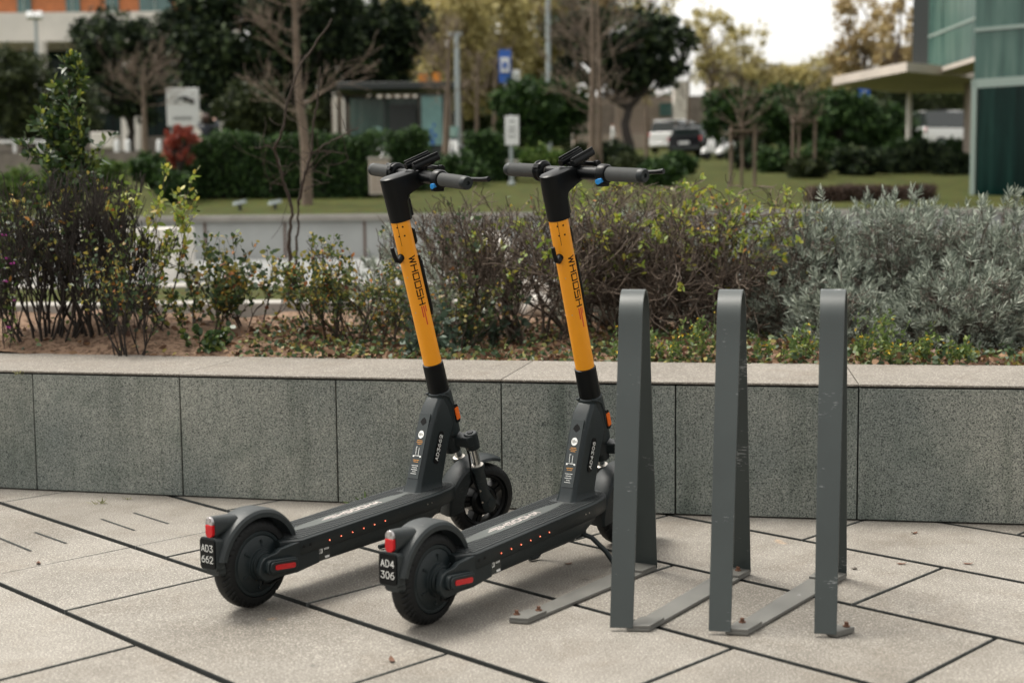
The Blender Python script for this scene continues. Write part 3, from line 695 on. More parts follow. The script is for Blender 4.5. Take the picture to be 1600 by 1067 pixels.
    mb.box((0, 0, -.006), (.06, .040, .010)); mb.build('phone_holder', M['black'], root, bevel=.0012)
    mb = MB(SX); mb.tube([(.112, 0, 1.07), (.116, 0, 1.104)], .013, 14); mb.tube([(.150, -.045, 1.092), (.150, .040, 1.092)], .0075, 12); mb.tube([(.150, -.052, 1.092), (.150, -.038, 1.092)], .011, 12); mb.build('holder_bracket', M['black'], root, bevel=.001)
    # ---- fork
    mb = MB(SX); mb.tube([(0, 0, .20), (0, 0, .28)], .026, 20)
    CR = .224; FP = .046
    top = rrect(.05, .176, .022, 6, .056, 0)
    hull = [(-.032, -.020), (-.032, .020), (.0, .034), (.018, .088), (.038, .093), (.062, .088), (.069, .068), (.062, .045), (.04, .036), (.04, -.036), (.062, -.045), (.069, -.068), (.062, -.088), (.038, -.093), (.018, -.088), (.0, -.034)]
    mb.prism([(a, b*.80) for a, b in hull], lambda a, b: (a, b, CR-.004), lambda a, b: (a, b, CR+.030))
    for y in (-.053, .053): mb.tube([(FP, y, CR-.022), (FP, y, CR+.034)], .0215, 20)
    fk = mb.build('fork', M['charcoal'], root, bevel=.003)
    for y in (-.053, .053):
        mb = MB(SX); mb.tube([(FP, y, CR+.033), (FP, y, CR+.037)], .010, 6); mb.build('fork_bolt', M['black'], fk)
        mb = MB(SX); mb.tube([(FP, y, CR-.10), (FP, y, CR-.01)], .0125, 20); mb.build('stanchion', M['chrome'], fk)
        mb = MB(SX); sg = math.copysign(1, y)
        mb.loft([[(FP+dx+rx*math.cos(a), y+ry*math.sin(a), r) for a in np.linspace(0, 2*math.pi, 20, endpoint=False)] for r, rx, ry, dx in ((CR-.080, .020, .020, 0), (CR-.083, .023, .022, 0), (CR-.094, .0225, .021, 0), (CR-.105, .0185, .0175, 0), (CR-.16, .0185, .015, .002), (.035, .020, .012, .004), (.0, .026, .010, .012), (-.022, .022, .009, .012), (-.030, .012, .007, .012))])
        mb.lathe([(0, .017), (.006, .017), (.007, .012)], (.062, y+sg*.006, 0), (0, sg, 0), 20)
        fl = mb.build('fork_leg', M['frame'], fk)
        mb = MB(SX)
        mb.lathe([(0, .0205), (.002, .0205), (.003, .017)], (FP, y, CR-.081), (0, 0, 1), 24); mb.build('stanchion_ring', M['alu'], fl)
        for pp, rr_ in ((.030, .06), (.028, .02)):
            mb = MB(SX); mb.lathe([(0, .004), (.004, .003)], (pp, y+sg*.010, rr_), (0, sg, 0), 8); mb.build('leg_bolt', M['alu'], fl)
    # front fender
    FX, FZ = .060, 0.0
    mb = MB(SX)
    def tp2(t, hw, sk):
        k = 1.0 if t < .75 else 1.0-.35*(t-.75)/.25
        skk = sk*(1.25 if t < .35 else max(.28, 1.25-(t-.35)*2.4)); return hw*(.92+.08*min(1, t*5))*k, skk
    fender(mb, FX, FZ, .149, 176, 50, .044, .046, taper=tp2, n=44)
    ff = mb.build('front_fender', M['charcoal'], root)
    # front wheel: rim ring, hub and five double spokes
    mb = MB(SX)
    mb.loft([[(FX+r*math.cos(a), y, FZ+r*math.sin(a)) for a in np.linspace(0, 2*math.pi, 64, endpoint=False)] for y, r in ((-.022, .090), (-.024, .082), (-.018, .074), (.018, .074), (.024, .082), (.022, .090))], caps=False, closed=True)
    mb.lathe([(-.034, .018), (-.032, .040), (-.022, .050), (.022, .050), (.032, .040), (.034, .018)], (FX, 0, FZ), (0, 1, 0), 40)
    for k in range(5):
        a = R_(90+72*k)
        for da in (-.13, .13):
            p0 = Vector((FX+.036*math.cos(a+da*2.2), 0, FZ+.036*math.sin(a+da*2.2))); p1 = Vector((FX+.078*math.cos(a+da), 0, FZ+.078*math.sin(a+da)))
            c = (p0+p1)/2; L = (p1-p0).length; an = math.atan2((p1-p0).z, (p1-p0).x); mb.box(c, (L, .034, .015), Matrix.Rotation(-an, 3, 'Y'))
    fw = mb.build('wheel', M['black'], root, bevel=.001)
    tyre_mesh('tyre', FX, 0, FZ, RW, .062, M['rubber'], fw, SX, ri=.087)
    mb = MB(SX); mb.tube([(.03, -.030, .24), (.035, -.035, .18), (.02, -.05, .11), (.03, -.052, .05), (.06, -.045, .02)], .0035, 8)
    mb.loft([[(.027+a, -.052, .085+b) for a, b in ((-.004, 0), (0, .03), (.012, .02), (.012, -.012), (.0, -.026))], [(.027+a, -.046, .085+b) for a, b in ((-.004, 0), (0, .03), (.012, .02), (.012, -.012), (.0, -.026))]])
    mb.build('brake_cable', M['black'], root)
    # ---- kickstand, two legs splayed outwards
    mb = MB(); 
    mb.box((.70, 0, .10), (.05, .09, .03)); mb.loft([[(.775, y, z) for y, z in rrect(.05, .05, .01, 3, 0, .13)], [(.80, y, z) for y, z in rrect(.04, .035, .01, 3, 0, .12)]])
    mb.tube([(.70, -.03, .10), (.715, -.070, .085), (.735, -.105, .045), (.745, -.125, .012), (.765, -.130, .009)], .0075, 10)
    mb.tube([(.70, .03, .10), (.70, .075, .075), (.69, .10, .02), (.688, .104, .011), (.655, .112, .009)], .0075, 10)
    mb.build('kickstand', M['frame'], root, bevel=.001)
    return root
make_scooter((-.709, 3.453), R_(54.6), R_(20), 'orange-stemmed electric scooter on the left, plate AD3 662, its front wheel turned', 'AD3', '662')
make_scooter((-.232, 3.287), R_(55.6), R_(12), 'orange-stemmed electric scooter plated AD4 306, parked against the first steel hoop', 'AD4', '306')
# ---------------------------------------------------------------- bicycle rack
rk = empty('bicycle_rack', (.6, 3.45, 0)); tag(rk, 'grey steel bicycle rack of three tall hoops joined by flat strips on the paving', 'bicycle rack')
rk.location = (0, 0, 0)
FF = [((.237, 3.220), (.294, 3.213)), ((.478, 3.187), (.531, 3.175)), ((.732, 3.159), (.784, 3.147))]
BF = [((.351, 3.822), (.417, 3.784)), ((.613, 3.763), (.679, 3.725)), ((.874, 3.715), (.942, 3.675))]
ST = ((-.015, 3.291), (.033, 3.278))
def hoop(fa, fb, ba, bb, name='hoop'):
    fa, fb, ba, bb = map(Vector, (fa, fb, ba, bb)); D = ((ba+bb)/2-(fa+fb)/2).length; r = .082; HT = .830; path = []
    x0 = D/2-r
    for k in range(9): t = k/8; path.append((x0*t, .008+(HT-r-.008)*t))
    for k in range(1, 12): a = math.pi-math.pi*k/12; path.append((D/2+r*math.cos(a), HT-r+r*math.sin(a)))
    for k in range(9): t = k/8; path.append((D/2+r+x0*t, HT-r-(HT-r-.008)*t))
    th = .0042; rings = []
    for i, (m, z) in enumerate(path):
        a = path[max(0, i-1)]; b = path[min(len(path)-1, i+1)]; t = Vector((b[0]-a[0], b[1]-a[1])).normalized(); nrm = Vector((-t.y, t.x))
        def pt(e, q):
            m2, z2 = m+nrm.x*e, z+nrm.y*e; k = m2/D; A = fa.lerp(ba, k) if q == 0 else fb.lerp(bb, k); return (A.x, A.y, z2)
        rings.append([pt(-th, 0), pt(-th, 1), pt(th, 1), pt(th, 0)])
    mb = MB(); mb.loft(rings); return mb.build(name, M['rack'], rk, bevel=.0008, ang=20)
def strip(a0, a1, b0, b1, z0=.001, z1=.009):
    a0, a1, b0, b1 = map(Vector, (a0, a1, b0, b1)); mb = MB()
    mb.add([(*a0, z0), (*a1, z0), (*b1, z0), (*b0, z0), (*a0, z1), (*a1, z1), (*b1, z1), (*b0, z1)], [(0,1,2,3), (4,5,6,7), (0,1,5,4), (1,2,6,5), (2,3,7,6), (3,0,4,7)])
    d0 = (b0-a0)*.13; d1 = (b1-a1)*.13
    for p, q, r_, s_ in ((a0, a1, a1+d1, a0+d0), (b0-d0, b1-d1, b1, b0)):
        mb.add([(*p, z1+.0004), (*q, z1+.0004), (*r_, z1+.0004), (*s_, z1+.0004), (*p, z1+.007), (*q, z1+.007), (*r_, z1+.007), (*s_, z1+.007)], [(0,1,2,3), (4,5,6,7), (0,1,5,4), (1,2,6,5), (2,3,7,6), (3,0,4,7)])
    return mb.build('base_strip', M['rackbase'], rk, bevel=.0012)
def bolt(x, y, z=.016, m='rust'):
    mb = MB(); mb.tube([(x, y, z), (x, y, z+.002)], .009, 16); mb.tube([(x, y, z+.002), (x, y, z+.011)], .0055, 6); mb.build('bolt', M[m], rk)
for i in range(3): hoop(*FF[i], *BF[i])
starts = [ST, (FF[0][1], (FF[0][1][0]+.055, FF[0][1][1]-.012)), (FF[1][1], (FF[1][1][0]+.055, FF[1][1][1]-.012))]
strip(ST[0], ST[1], BF[0][0], BF[0][1])
def shiftx(p, dx): return (p[0]+dx, p[1]-dx*.15)
strip(shiftx(FF[0][0], .040), shiftx(FF[0][1], .040), BF[1][0], BF[1][1]); strip(shiftx(FF[1][0], .040), shiftx(FF[1][1], .040), BF[2][0], BF[2][1])
mb = MB(); f0, f1 = FF[2]; mb.add([(f0[0]+.030, f0[1]+.006, .001), (f1[0], f1[1], .001), (.838, 3.185, .001), (.790, 3.215, .001), (f0[0]+.030, f0[1]+.006, .015), (f1[0], f1[1], .015), (.838, 3.185, .015), (.790, 3.215, .015)], [(0,1,2,3), (4,5,6,7), (0,1,5,4), (1,2,6,5), (2,3,7,6), (3,0,4,7)])
mb.build('base_plate', M['rackbase'], rk, bevel=.0012)
bolt(.005, 3.312); bolt(.062, 3.345); bolt(.568, 3.228); bolt(.818, 3.187); bolt(.64, 3.71); bolt(.90, 3.668)
# ---------------------------------------------------------------- plant tools
def tubes_np(polys, sides=3):
    """polys: list of (pts (k,3) array, radii (k,)) -> V, F"""
    V = []; F = []; o = 0
    for P_, r in polys:
        k = len(P_); T = np.gradient(P_, axis=0) if k > 2 else np.repeat((P_[1]-P_[0])[None], 2, 0)
        T /= (np.linalg.norm(T, axis=1, keepdims=True)+1e-9)
        ref = np.array([0.31, 0.93, 0.2]) if abs(T[0][2]) > .7 else np.array([0.05, 0.1, 1.0])
        U = np.cross(T, ref); U /= (np.linalg.norm(U, axis=1, keepdims=True)+1e-9); W = np.cross(T, U)
        a = 2*np.pi*np.arange(sides)/sides
        ring = P_[:, None, :] + (U[:, None, :]*np.cos(a)[None, :, None] + W[:, None, :]*np.sin(a)[None, :, None])*np.asarray(r)[:, None, None]
        V.append(ring.reshape(-1, 3))
        i = np.arange(k-1)[:, None]*sides; j = np.arange(sides)[None, :]; j2 = (j+1) % sides
        F.append(np.stack([o+i+j, o+i+j2, o+i+sides+j2, o+i+sides+j], -1).reshape(-1, 4)); o += k*sides
    return np.concatenate(V), np.concatenate(F)
simple_leaves = [False]
def leaves_np(C, D, S, L, W, fold=0.25, droop=0.0, rs=None):
    """C centres (leaf base), D direction, S side vec, lengths L, widths W -> 4-gon pairs sharing midrib (6 verts, 2 quads)"""
    n = len(C); D = D/np.linalg.norm(D, axis=1, keepdims=True); S = S-D*(S*D).sum(1, keepdims=True); S /= (np.linalg.norm(S, axis=1, keepdims=True)+1e-9)
    Nn = np.cross(D, S); L = np.asarray(L)[:, None]*np.ones((n, 1)); W = np.asarray(W)[:, None]*np.ones((n, 1))
    b = C; t = C+D*L-np.array([0, 0, 1])*droop*L; m = C+D*L*.5
    l1 = C+D*L*.42+S*W*.5+Nn*W*fold; r1 = C+D*L*.42-S*W*.5+Nn*W*fold
    l0 = C+D*L*.16+S*W*.34+Nn*W*fold*.6; r0 = C+D*L*.16-S*W*.34+Nn*W*fold*.6; l2 = C+D*L*.74+S*W*.33+Nn*W*fold*.7-np.array([0, 0, 1])*droop*L*.5; r2 = C+D*L*.74-S*W*.33+Nn*W*fold*.7-np.array([0, 0, 1])*droop*L*.5
    V = np.stack([b, l0, l1, l2, t, r2, r1, r0], 1).reshape(-1, 3)
    i = np.arange(n)[:, None]*8
    F = i+np.arange(8)[None, :]
    if simple_leaves[0]:
        V = np.stack([b, l1, t, r1], 1).reshape(-1, 3); F = np.arange(n)[:, None]*4+np.arange(4)[None, :]
    return V, F
def blades_np(C, D, S, L, W, curve):
    """narrow leaves: strip of 2 quads"""
    D = D/np.linalg.norm(D, axis=1, keepdims=True); S = S-D*(S*D).sum(1, keepdims=True); S /= (np.linalg.norm(S, axis=1, keepdims=True)+1e-9)
    Nn = np.cross(S, D); L = np.asarray(L)[:, None]; W = np.asarray(W)[:, None]; curve = np.asarray(curve)[:, None]
    p0 = C; p1 = C+D*L*.55+Nn*L*curve*.3; p2 = C+D*L*.95+Nn*L*curve
    V = np.stack([p0-S*W*.25, p0+S*W*.25, p1-S*W*.5, p1+S*W*.5, p2-S*W*.12, p2+S*W*.12], 1).reshape(-1, 3)
    i = np.arange(len(C))*6
    F = np.concatenate([np.stack([i, i+1, i+3, i+2], 1), np.stack([i+2, i+3, i+5, i+4], 1)])
    return V, F
def rdir(R, n):
    v = R.normal(size=(n, 3)); return v/np.linalg.norm(v, axis=1, keepdims=True)
def grow(R, base, d, L, r, depth, out_, kink=0.25, up=0.1, kids=(3, 5), seg=7, klen=(.45, .75), spread=0.7, tips=None, minr=.0008):
    """recursive twig"""
    pts = [np.array(base, float)]; dd = np.array(d, float); dd /= np.linalg.norm(dd)
    for i in range(seg):
        dd = dd+R.normal(size=3)*kink*.5+np.array([0, 0, up*.3]); dd /= np.linalg.norm(dd); pts.append(pts[-1]+dd*L/seg)
    P_ = np.array(pts); rad = np.linspace(r, max(minr, r*.45), seg+1); out_.append((P_, rad))
    if depth <= 0:
        if tips is not None: tips.append((P_[-1], dd, P_))
        return
    nk = R.integers(kids[0], kids[1]+1)
    for k in range(nk):
        t = R.uniform(.25, 1.0); i = min(seg-1, int(t*seg)); p = P_[i]+(P_[i+1]-P_[i])*(t*seg-i)
        tan = P_[i+1]-P_[i]; tan /= np.linalg.norm(tan); nd = tan+rdir(R, 1)[0]*spread; nd[2] += up
        grow(R, p, nd, L*R.uniform(*klen), max(minr, rad[i]*.6), depth-1, out_, kink, up, kids, max(4, seg-1), klen, spread, tips, minr)
    if tips is not None: tips.append((P_[-1], dd, P_))

ML = {}
ML['dark'] = leafmat('dark_glossy_leaf', [(0, (.018,.040,.014)), (.5, (.035,.070,.022)), (.8, (.06,.10,.025)), (1, (.16,.20,.04))], .38, .15)
ML['tipgreen'] = leafmat('young_green_leaf', [(0, (.13,.20,.035)), (.6, (.24,.30,.05)), (1, (.42,.38,.06))], .45, .35)
ML['autumn'] = leafmat('yellowing_leaf', [(0, (.035,.060,.018)), (.35, (.085,.12,.03)), (.6, (.19,.20,.05)), (.82, (.38,.29,.055)), (.93, (.40,.15,.04)), (1, (.13,.04,.025))], .5, .3)
ML['rose'] = leafmat('dusky_green_leaf', [(0, (.022,.045,.020)), (.5, (.05,.085,.035)), (.78, (.12,.16,.05)), (.93, (.30,.24,.06)), (1, (.10,.03,.02))], .5, .2)
ML['blue'] = leafmat('blue_green_leaf', [(0, (.025,.050,.032)), (1, (.070,.105,.070))], .55, .2)
ML['weed'] = leafmat('weed_leaf', [(0, (.045,.08,.02)), (.6, (.10,.16,.035)), (1, (.22,.26,.06))], .55, .3)
ML['silver'] = leafmat('silver_grey_leaf', [(0, (.07,.09,.07)), (.45, (.20,.23,.19)), (.8, (.38,.42,.35)), (1, (.58,.62,.53))], .65, .15, .25)
ML['silverdark'] = leafmat('withered_leaf', [(0, (.07,.055,.045)), (1, (.16,.13,.11))], .8, .1, .2)
ML['litter'] = leafmat('dry_fallen_leaf', [(0, (.06,.03,.018)), (.5, (.15,.08,.045)), (1, (.26,.16,.09))], .8, .1)
ML['purple'] = plain('magenta_petals', (.50,.07,.38), .6)
ML['yflower'] = plain('yellow_petals', (.62,.42,.02), .6)
ML['wflower'] = plain('white_petals', (.6,.6,.5), .6)
ML['twig'] = plain('dark_twig_bark', (.050,.038,.030), .85, var=.35, vscale=30, spec=.2)
ML['twiggrey'] = plain('grey_brown_twig_bark', (.135,.105,.083), .85, var=.35, vscale=20, spec=.2)
ML['barkblack'] = plain('blackish_twig_bark', (.034,.028,.024), .85, var=.35, vscale=30, spec=.2)
ML['lav_stem'] = plain('woody_grey_stem', (.085,.070,.055), .9, var=.3, vscale=20)

def plant(name, label, cat, X, Y, group=None, z=None):
    z = bedz(X, Y)-.02 if z is None else z
    return tag(empty(name, (X, Y, z)), label, cat, group), np.array([X, Y, z])
def loc(V, o): return V-o[None, :]
def add_twigs(root, o, polys, mat, sides=3, name='branches'):
    V, F = tubes_np(polys, sides); return npmesh(name, loc(V, o), F, mat, root, smooth=True)
def add_leaves(root, o, R, pts, dirs, L, W, mat, fold=.18, droop=.15, name='foliage'):
    n = len(pts); pts = np.asarray(pts); dirs = np.asarray(dirs)
    V, F = leaves_np(pts, dirs, rdir(R, n), R.uniform(L[0], L[1], n), R.uniform(W[0], W[1], n), fold, droop)
    return npmesh(name, loc(V, o), F, mat, root)
def leaf_pos(R, tips, per, back=.5, jit=.006, outw=.9):
    P_ = []; D = []
    for p, d, pl in tips:
        k = len(pl)
        for _ in range(per):
            t = 1-R.random()**1.2*back; x = t*(k-1); i = min(k-2, int(x)); q = pl[i]+(pl[i+1]-pl[i])*(x-i)
            P_.append(q+R.normal(size=3)*jit); D.append(d*.6+R.normal(size=3)*outw*.6+np.array([0, 0, .15]))
    return P_, D

# generic bush from several stems
def bush(name, label, cat, px, py, Y, H, Wd, stems, depth, twig, leafspec, seed, lean=(0, 0), r0=.007, kink=.3, up=.25, kids=(3, 5), spread=.7, seg=7, group=None, sides=3, klen=(.45, .75), minr=.0009, lname='foliage', topw=0):
    R = np.random.default_rng(seed); c = at(px, py, Y); root, o = plant(name, label, cat, c.x, Y, group)
    polys = []; tips = []
    for k in range(stems):
        a = R.uniform(0, 2*np.pi); rr = R.random()**.5
        b = o+np.array([math.cos(a)*rr*Wd*.22, math.sin(a)*rr*Wd*.16, 0])
        d = np.array([math.cos(a)*rr*Wd*.55/H+lean[0], math.sin(a)*rr*Wd*.4/H+lean[1], 1.0])
        grow(R, b, d, H*R.uniform(.45, .72), r0*R.uniform(.6, 1.1), depth, polys, kink, up, kids, seg, klen, spread, tips, minr)
    zz = np.concatenate([p[0][:, 2] for p in polys])-o[2]; k = H/max(.05, np.percentile(zz, 98.5))
    def sq(a):
        a = a.copy(); h = (a[:, 2]-o[2])*k; a[:, 2] = o[2]+np.where(h > H, H+(h-H)*.35, h); return a
    polys = [(sq(p), r) for p, r in polys]; tips = [(sq(pl)[-1], d, sq(pl)) for p, d, pl in tips]
    if isinstance(twig, tuple):
        A = [p for i, p in enumerate(polys) if i % 5 < 3]; B = [(p, r*1.15) for i, (p, r) in enumerate(polys) if i % 5 >= 3]
        VA, FA = tubes_np(A, sides); VB, FB = tubes_np(B, sides)
        npmesh('branches', loc(np.concatenate([VA, VB]), o), np.concatenate([FA, FB+len(VA)]), list(twig), root, smooth=True, mi=[0]*len(FA)+[1]*len(FB))
    else: add_twigs(root, o, polys, twig, sides)
    for (mat, frac, per, L, W_, back) in leafspec:
        sel = [t for t in tips if R.random() < frac and (topw == 0 or t[0][2]-o[2] > H*R.normal(topw, .12))]
        if not sel: continue
        P_, D = leaf_pos(R, sel, per, back)
        add_leaves(root, o, R, P_, D, L, W_, mat, name=lname)
    return root

# ---- left: tall glossy-leaved shrub
R = np.random.default_rng(11)
def tall_shrub():
    Y = 6.2; c = at(112, 470, Y); root, o = plant('tall_shrub', 'tall glossy dark green shrub with pale new tips rising above everything at the left', 'shrub', c.x, Y)
    polys = []; tips = []
    top = at(108, 92, Y)
    main = np.array([[o[0], o[1], o[2]], [o[0]+.03, Y, .9], [at(100, 300, Y).x, Y, at(100, 300, Y).z], [at(108, 200, Y).x, Y, at(108, 200, Y).z], [top.x, Y, top.z]])
    tt = np.linspace(0, 4, 25); mp = np.stack([np.interp(tt, range(5), main[:, k]) for k in range(3)], 1)+R.normal(size=(25, 3))*.004
    polys.append((mp, np.linspace(.010, .003, 25)))
    tips.append((mp[-1], np.array([0, 0, 1.]), mp[-6:]))
    for i in range(9, 24):
        f = i/24; n = 5 if f < .75 else 2
        for _ in range(n):
            # silhouette narrows to the top
            w_ = .34*(1-f)**.55+.03
            d = np.array([R.normal()*.7, R.normal()*.5, R.uniform(.35, 1.0)])
            grow(R, mp[i], d, w_*R.uniform(.5, .9), .004*(1-f)+.0015, 1, polys, .25, .3, (1, 3), 5, (.4, .7), .6, tips, .001)
    for cx, cy, hh in ((75, 160, .30), (190, 200, .16), (175, 260, .2), (60, 270, .1)):
        pass
    add_twigs(root, o, polys, ML['twig'])
    P_, D = leaf_pos(R, tips, 11, .95, .006); add_leaves(root, o, R, P_, D, (.030, .060), (.014, .026), ML['dark'])
    sel = [t for t in tips if R.random() < .5]; P_, D = leaf_pos(R, sel, 4, .12, .003); D = [d+np.array([0, 0, .8]) for d in D]
    add_leaves(root, o, R, P_, D, (.028, .052), (.012, .020), ML['tipgreen'])
tall_shrub()
bush('shrub', 'dark green leafy shrub with yellow-green tips at the left edge beside the magenta flowers', 'shrub', 10, 500, 6.0, .60, .45, 7, 2, ML['twig'], [(ML['dark'], .7, 4, (.03,.055), (.016,.028), .8), (ML['autumn'], .4, 3, (.025,.05), (.014,.024), .4)], 21)
# dense blackish bare bush
bush('bare_bush', 'dense blackish bare-twigged bush rising from the soil mound at the left', 'bush', 70, 505, 5.85, .70, .62, 24, 3, ML['barkblack'], [(ML['rose'], .10, 3, (.018,.032), (.01,.018), .4), (ML['autumn'], .06, 2, (.02,.035), (.01,.018), .3)], 31, r0=.0075, minr=.0016, kink=.22, up=.45, kids=(3, 4), spread=.5, lean=(.02, 0))
bush('bare_bush', 'dense blackish bare-twigged bush in front of the pale concrete block', 'bush', 165, 505, 5.9, .71, .72, 30, 3, ML['barkblack'], [(ML['autumn'], .05, 2, (.02,.035), (.01,.018), .3)], 32, r0=.0075, minr=.0016, kink=.22, up=.45, kids=(3, 4), spread=.5, lean=(.05, 0))
bush('young_shrub', 'small upright shrub with clustered dark stems and mottled yellow leaves by the coping', 'shrub', 200, 548, 5.55, .50, .30, 12, 2, ML['barkblack'], [(ML['rose'], .4, 3, (.016,.030), (.010,.017), .9), (ML['autumn'], .3, 3, (.016,.028), (.010,.016), .6)], 33, r0=.0055, up=.35, spread=.5)
bush('young_shrub', 'thin arching shrub with lime yellow leaves in front of the pale concrete block', 'shrub', 228, 520, 5.9, .72, .30, 5, 2, ML['twig'], [(ML['tipgreen'], .8, 5, (.025,.045), (.014,.022), .7), (ML['autumn'], .5, 3, (.02,.04), (.012,.02), .6)], 34, r0=.005, up=.3, spread=.5, lean=(.05, 0))
# magenta flowers at far left
def flowers(name, label, spots, mat, Y0, petal=.016, hz=.0, stemh=.25, seed=5):
    R = np.random.default_rng(seed)
    for (px, py) in spots:
        Y = Y0+R.uniform(-.1, .1); c = at(px, py, Y); g = bedz(c.x, Y)
        root = tag(empty(name, (c.x, Y, g)), label, 'flower', 'flowers in the planter: '+name.replace('_', ' '))
        o = np.array([c.x, Y, g]); p1 = np.array([c.x, Y, c.z])
        st_ = np.linspace(o+np.array([R.normal()*.02, R.normal()*.02, -.01]), p1, 6)+R.normal(size=(6, 3))*.003; st_[-1] = p1
        add_twigs(root, o, [(st_, np.linspace(.0022, .0014, 6))], ML['weed'] if False else ML['twig'], name='stem')
        n = 12; a = R.uniform(0, 2*np.pi, n); D = np.stack([np.cos(a), np.sin(a), R.uniform(0, .8, n)], 1)
        add_leaves(root, o, R, np.repeat(p1[None], n, 0), D, (petal*.7, petal), (petal*.4, petal*.6), mat, name='petals')
        m = 6; t = R.uniform(.1, .8, m); q = o[None]+(p1-o)[None]*t[:, None]
        add_leaves(root, o, R, q, rdir(R, m), (.02, .04), (.008, .016), ML['weed'], name='foliage')
for lab, sp in (('magenta flower low by the soil at the left edge', [(14, 512)]), ('magenta flowers high among the leaves at the left edge', [(6, 368), (12, 404), (20, 412), (22, 470), (8, 440)])):
    flowers('magenta_flower', lab, sp, ML['purple'], 5.7)
# mid-left leafy rose-like shrubs
SPEC = [(ML['rose'], .9, 3, (.020,.042), (.013,.026), .8), (ML['autumn'], .7, 3, (.016,.036), (.010,.022), .7)]
bush('leafy_shrub', 'open leafy shrub with mottled green and yellow leaves right of the soil mound', 'shrub', 300, 540, 5.9, .33, .55, 9, 2, ML['twig'], SPEC, 41, r0=.0055, kink=.3, spread=.8)
bush('leafy_shrub', 'open leafy shrub with yellowing leaves, tallest one below the grey wall', 'shrub', 380, 540, 6.1, .42, .6, 10, 2, ML['twig'], SPEC, 42, r0=.0055, spread=.8)
bush('leafy_shrub', 'yellow-orange leaved shrub left of the left scooter stem', 'shrub', 520, 545, 6.0, .46, .6, 9, 3, ML['twig'], [(ML['autumn'], .65, 3, (.016,.034), (.010,.020), .7), (ML['rose'], .3, 2, (.016,.03), (.01,.02), .8)], 43, r0=.006, spread=.7, up=.35, kids=(2, 4))
bush('leafy_shrub', 'small-leaved tangled shrub just behind the left scooter stem', 'shrub', 575, 545, 5.9, .42, .6, 12, 3, ML['twig'], [(ML['autumn'], .5, 3, (.012,.026), (.008,.016), .8), (ML['rose'], .5, 3, (.012,.028), (.008,.018), .9)], 44, r0=.006, spread=.8, kids=(2, 4))
bush('leafy_shrub', 'low tangled shrub of tiny leaves between the two scooter stems', 'shrub', 700, 548, 5.95, .34, .6, 12, 3, ML['twig'], [(ML['rose'], .6, 3, (.012,.028), (.008,.018), .9), (ML['autumn'], .25, 2, (.012,.024), (.008,.016), .8)], 45, r0=.006, spread=.9, kids=(2, 4))
# bare twiggy bushes between and right of the scooters
bush('twiggy_bush', 'bare brown twiggy bush between the two scooter stems', 'bush', 745, 540, 6.3, .70, .95, 14, 3, (ML['twiggrey'], ML['twig']), [(ML['autumn'], .04, 3, (.015,.03), (.01,.018), .5), (ML['rose'], .04, 4, (.02,.036), (.013,.024), .5)], 51, r0=.010, kink=.42, up=.3, kids=(3, 5), spread=.75, minr=.0019)
bush('twiggy_bush', 'bare twiggy bush with a few yellow-green sprigs behind the right scooter stem', 'bush', 845, 540, 6.15, .72, .7, 13, 3, (ML['twiggrey'], ML['twig']), [(ML['autumn'], .03, 3, (.018,.034), (.011,.019), .5), (ML['tipgreen'], .04, 6, (.028,.05), (.012,.02), .2)], 52, r0=.010, kink=.42, up=.35, kids=(3, 5), spread=.7, minr=.0019)
for k, (px, Y, H, W_, lab) in enumerate(((930, 6.3, .70, .8, 'dense brown twiggy bush just right of the right scooter stem'), (1010, 6.25, .69, .85, 'dense brown twiggy bush behind the first steel hoop'), (1090, 6.35, .72, .85, 'dense twiggy bush with yellow-green top behind the first two hoops'), (1165, 6.2, .64, .75, 'dense twiggy bush with yellow-green top beside the silver shrubs'))):
    bush('twiggy_bush', lab, 'bush', px, 540, Y, H, W_, 19, 3, (ML['twiggrey'], ML['twig']), [(ML['autumn'], .03+.05*k, 3, (.014,.028), (.009,.016), .5), (ML['tipgreen'], .06+.07*k, 6, (.024,.042), (.011,.018), .2)], 60+k, topw=(.55, .6, .72, .75)[k], r0=.008, kink=.42, up=.12, kids=(3, 5), spread=.9, minr=.0019)
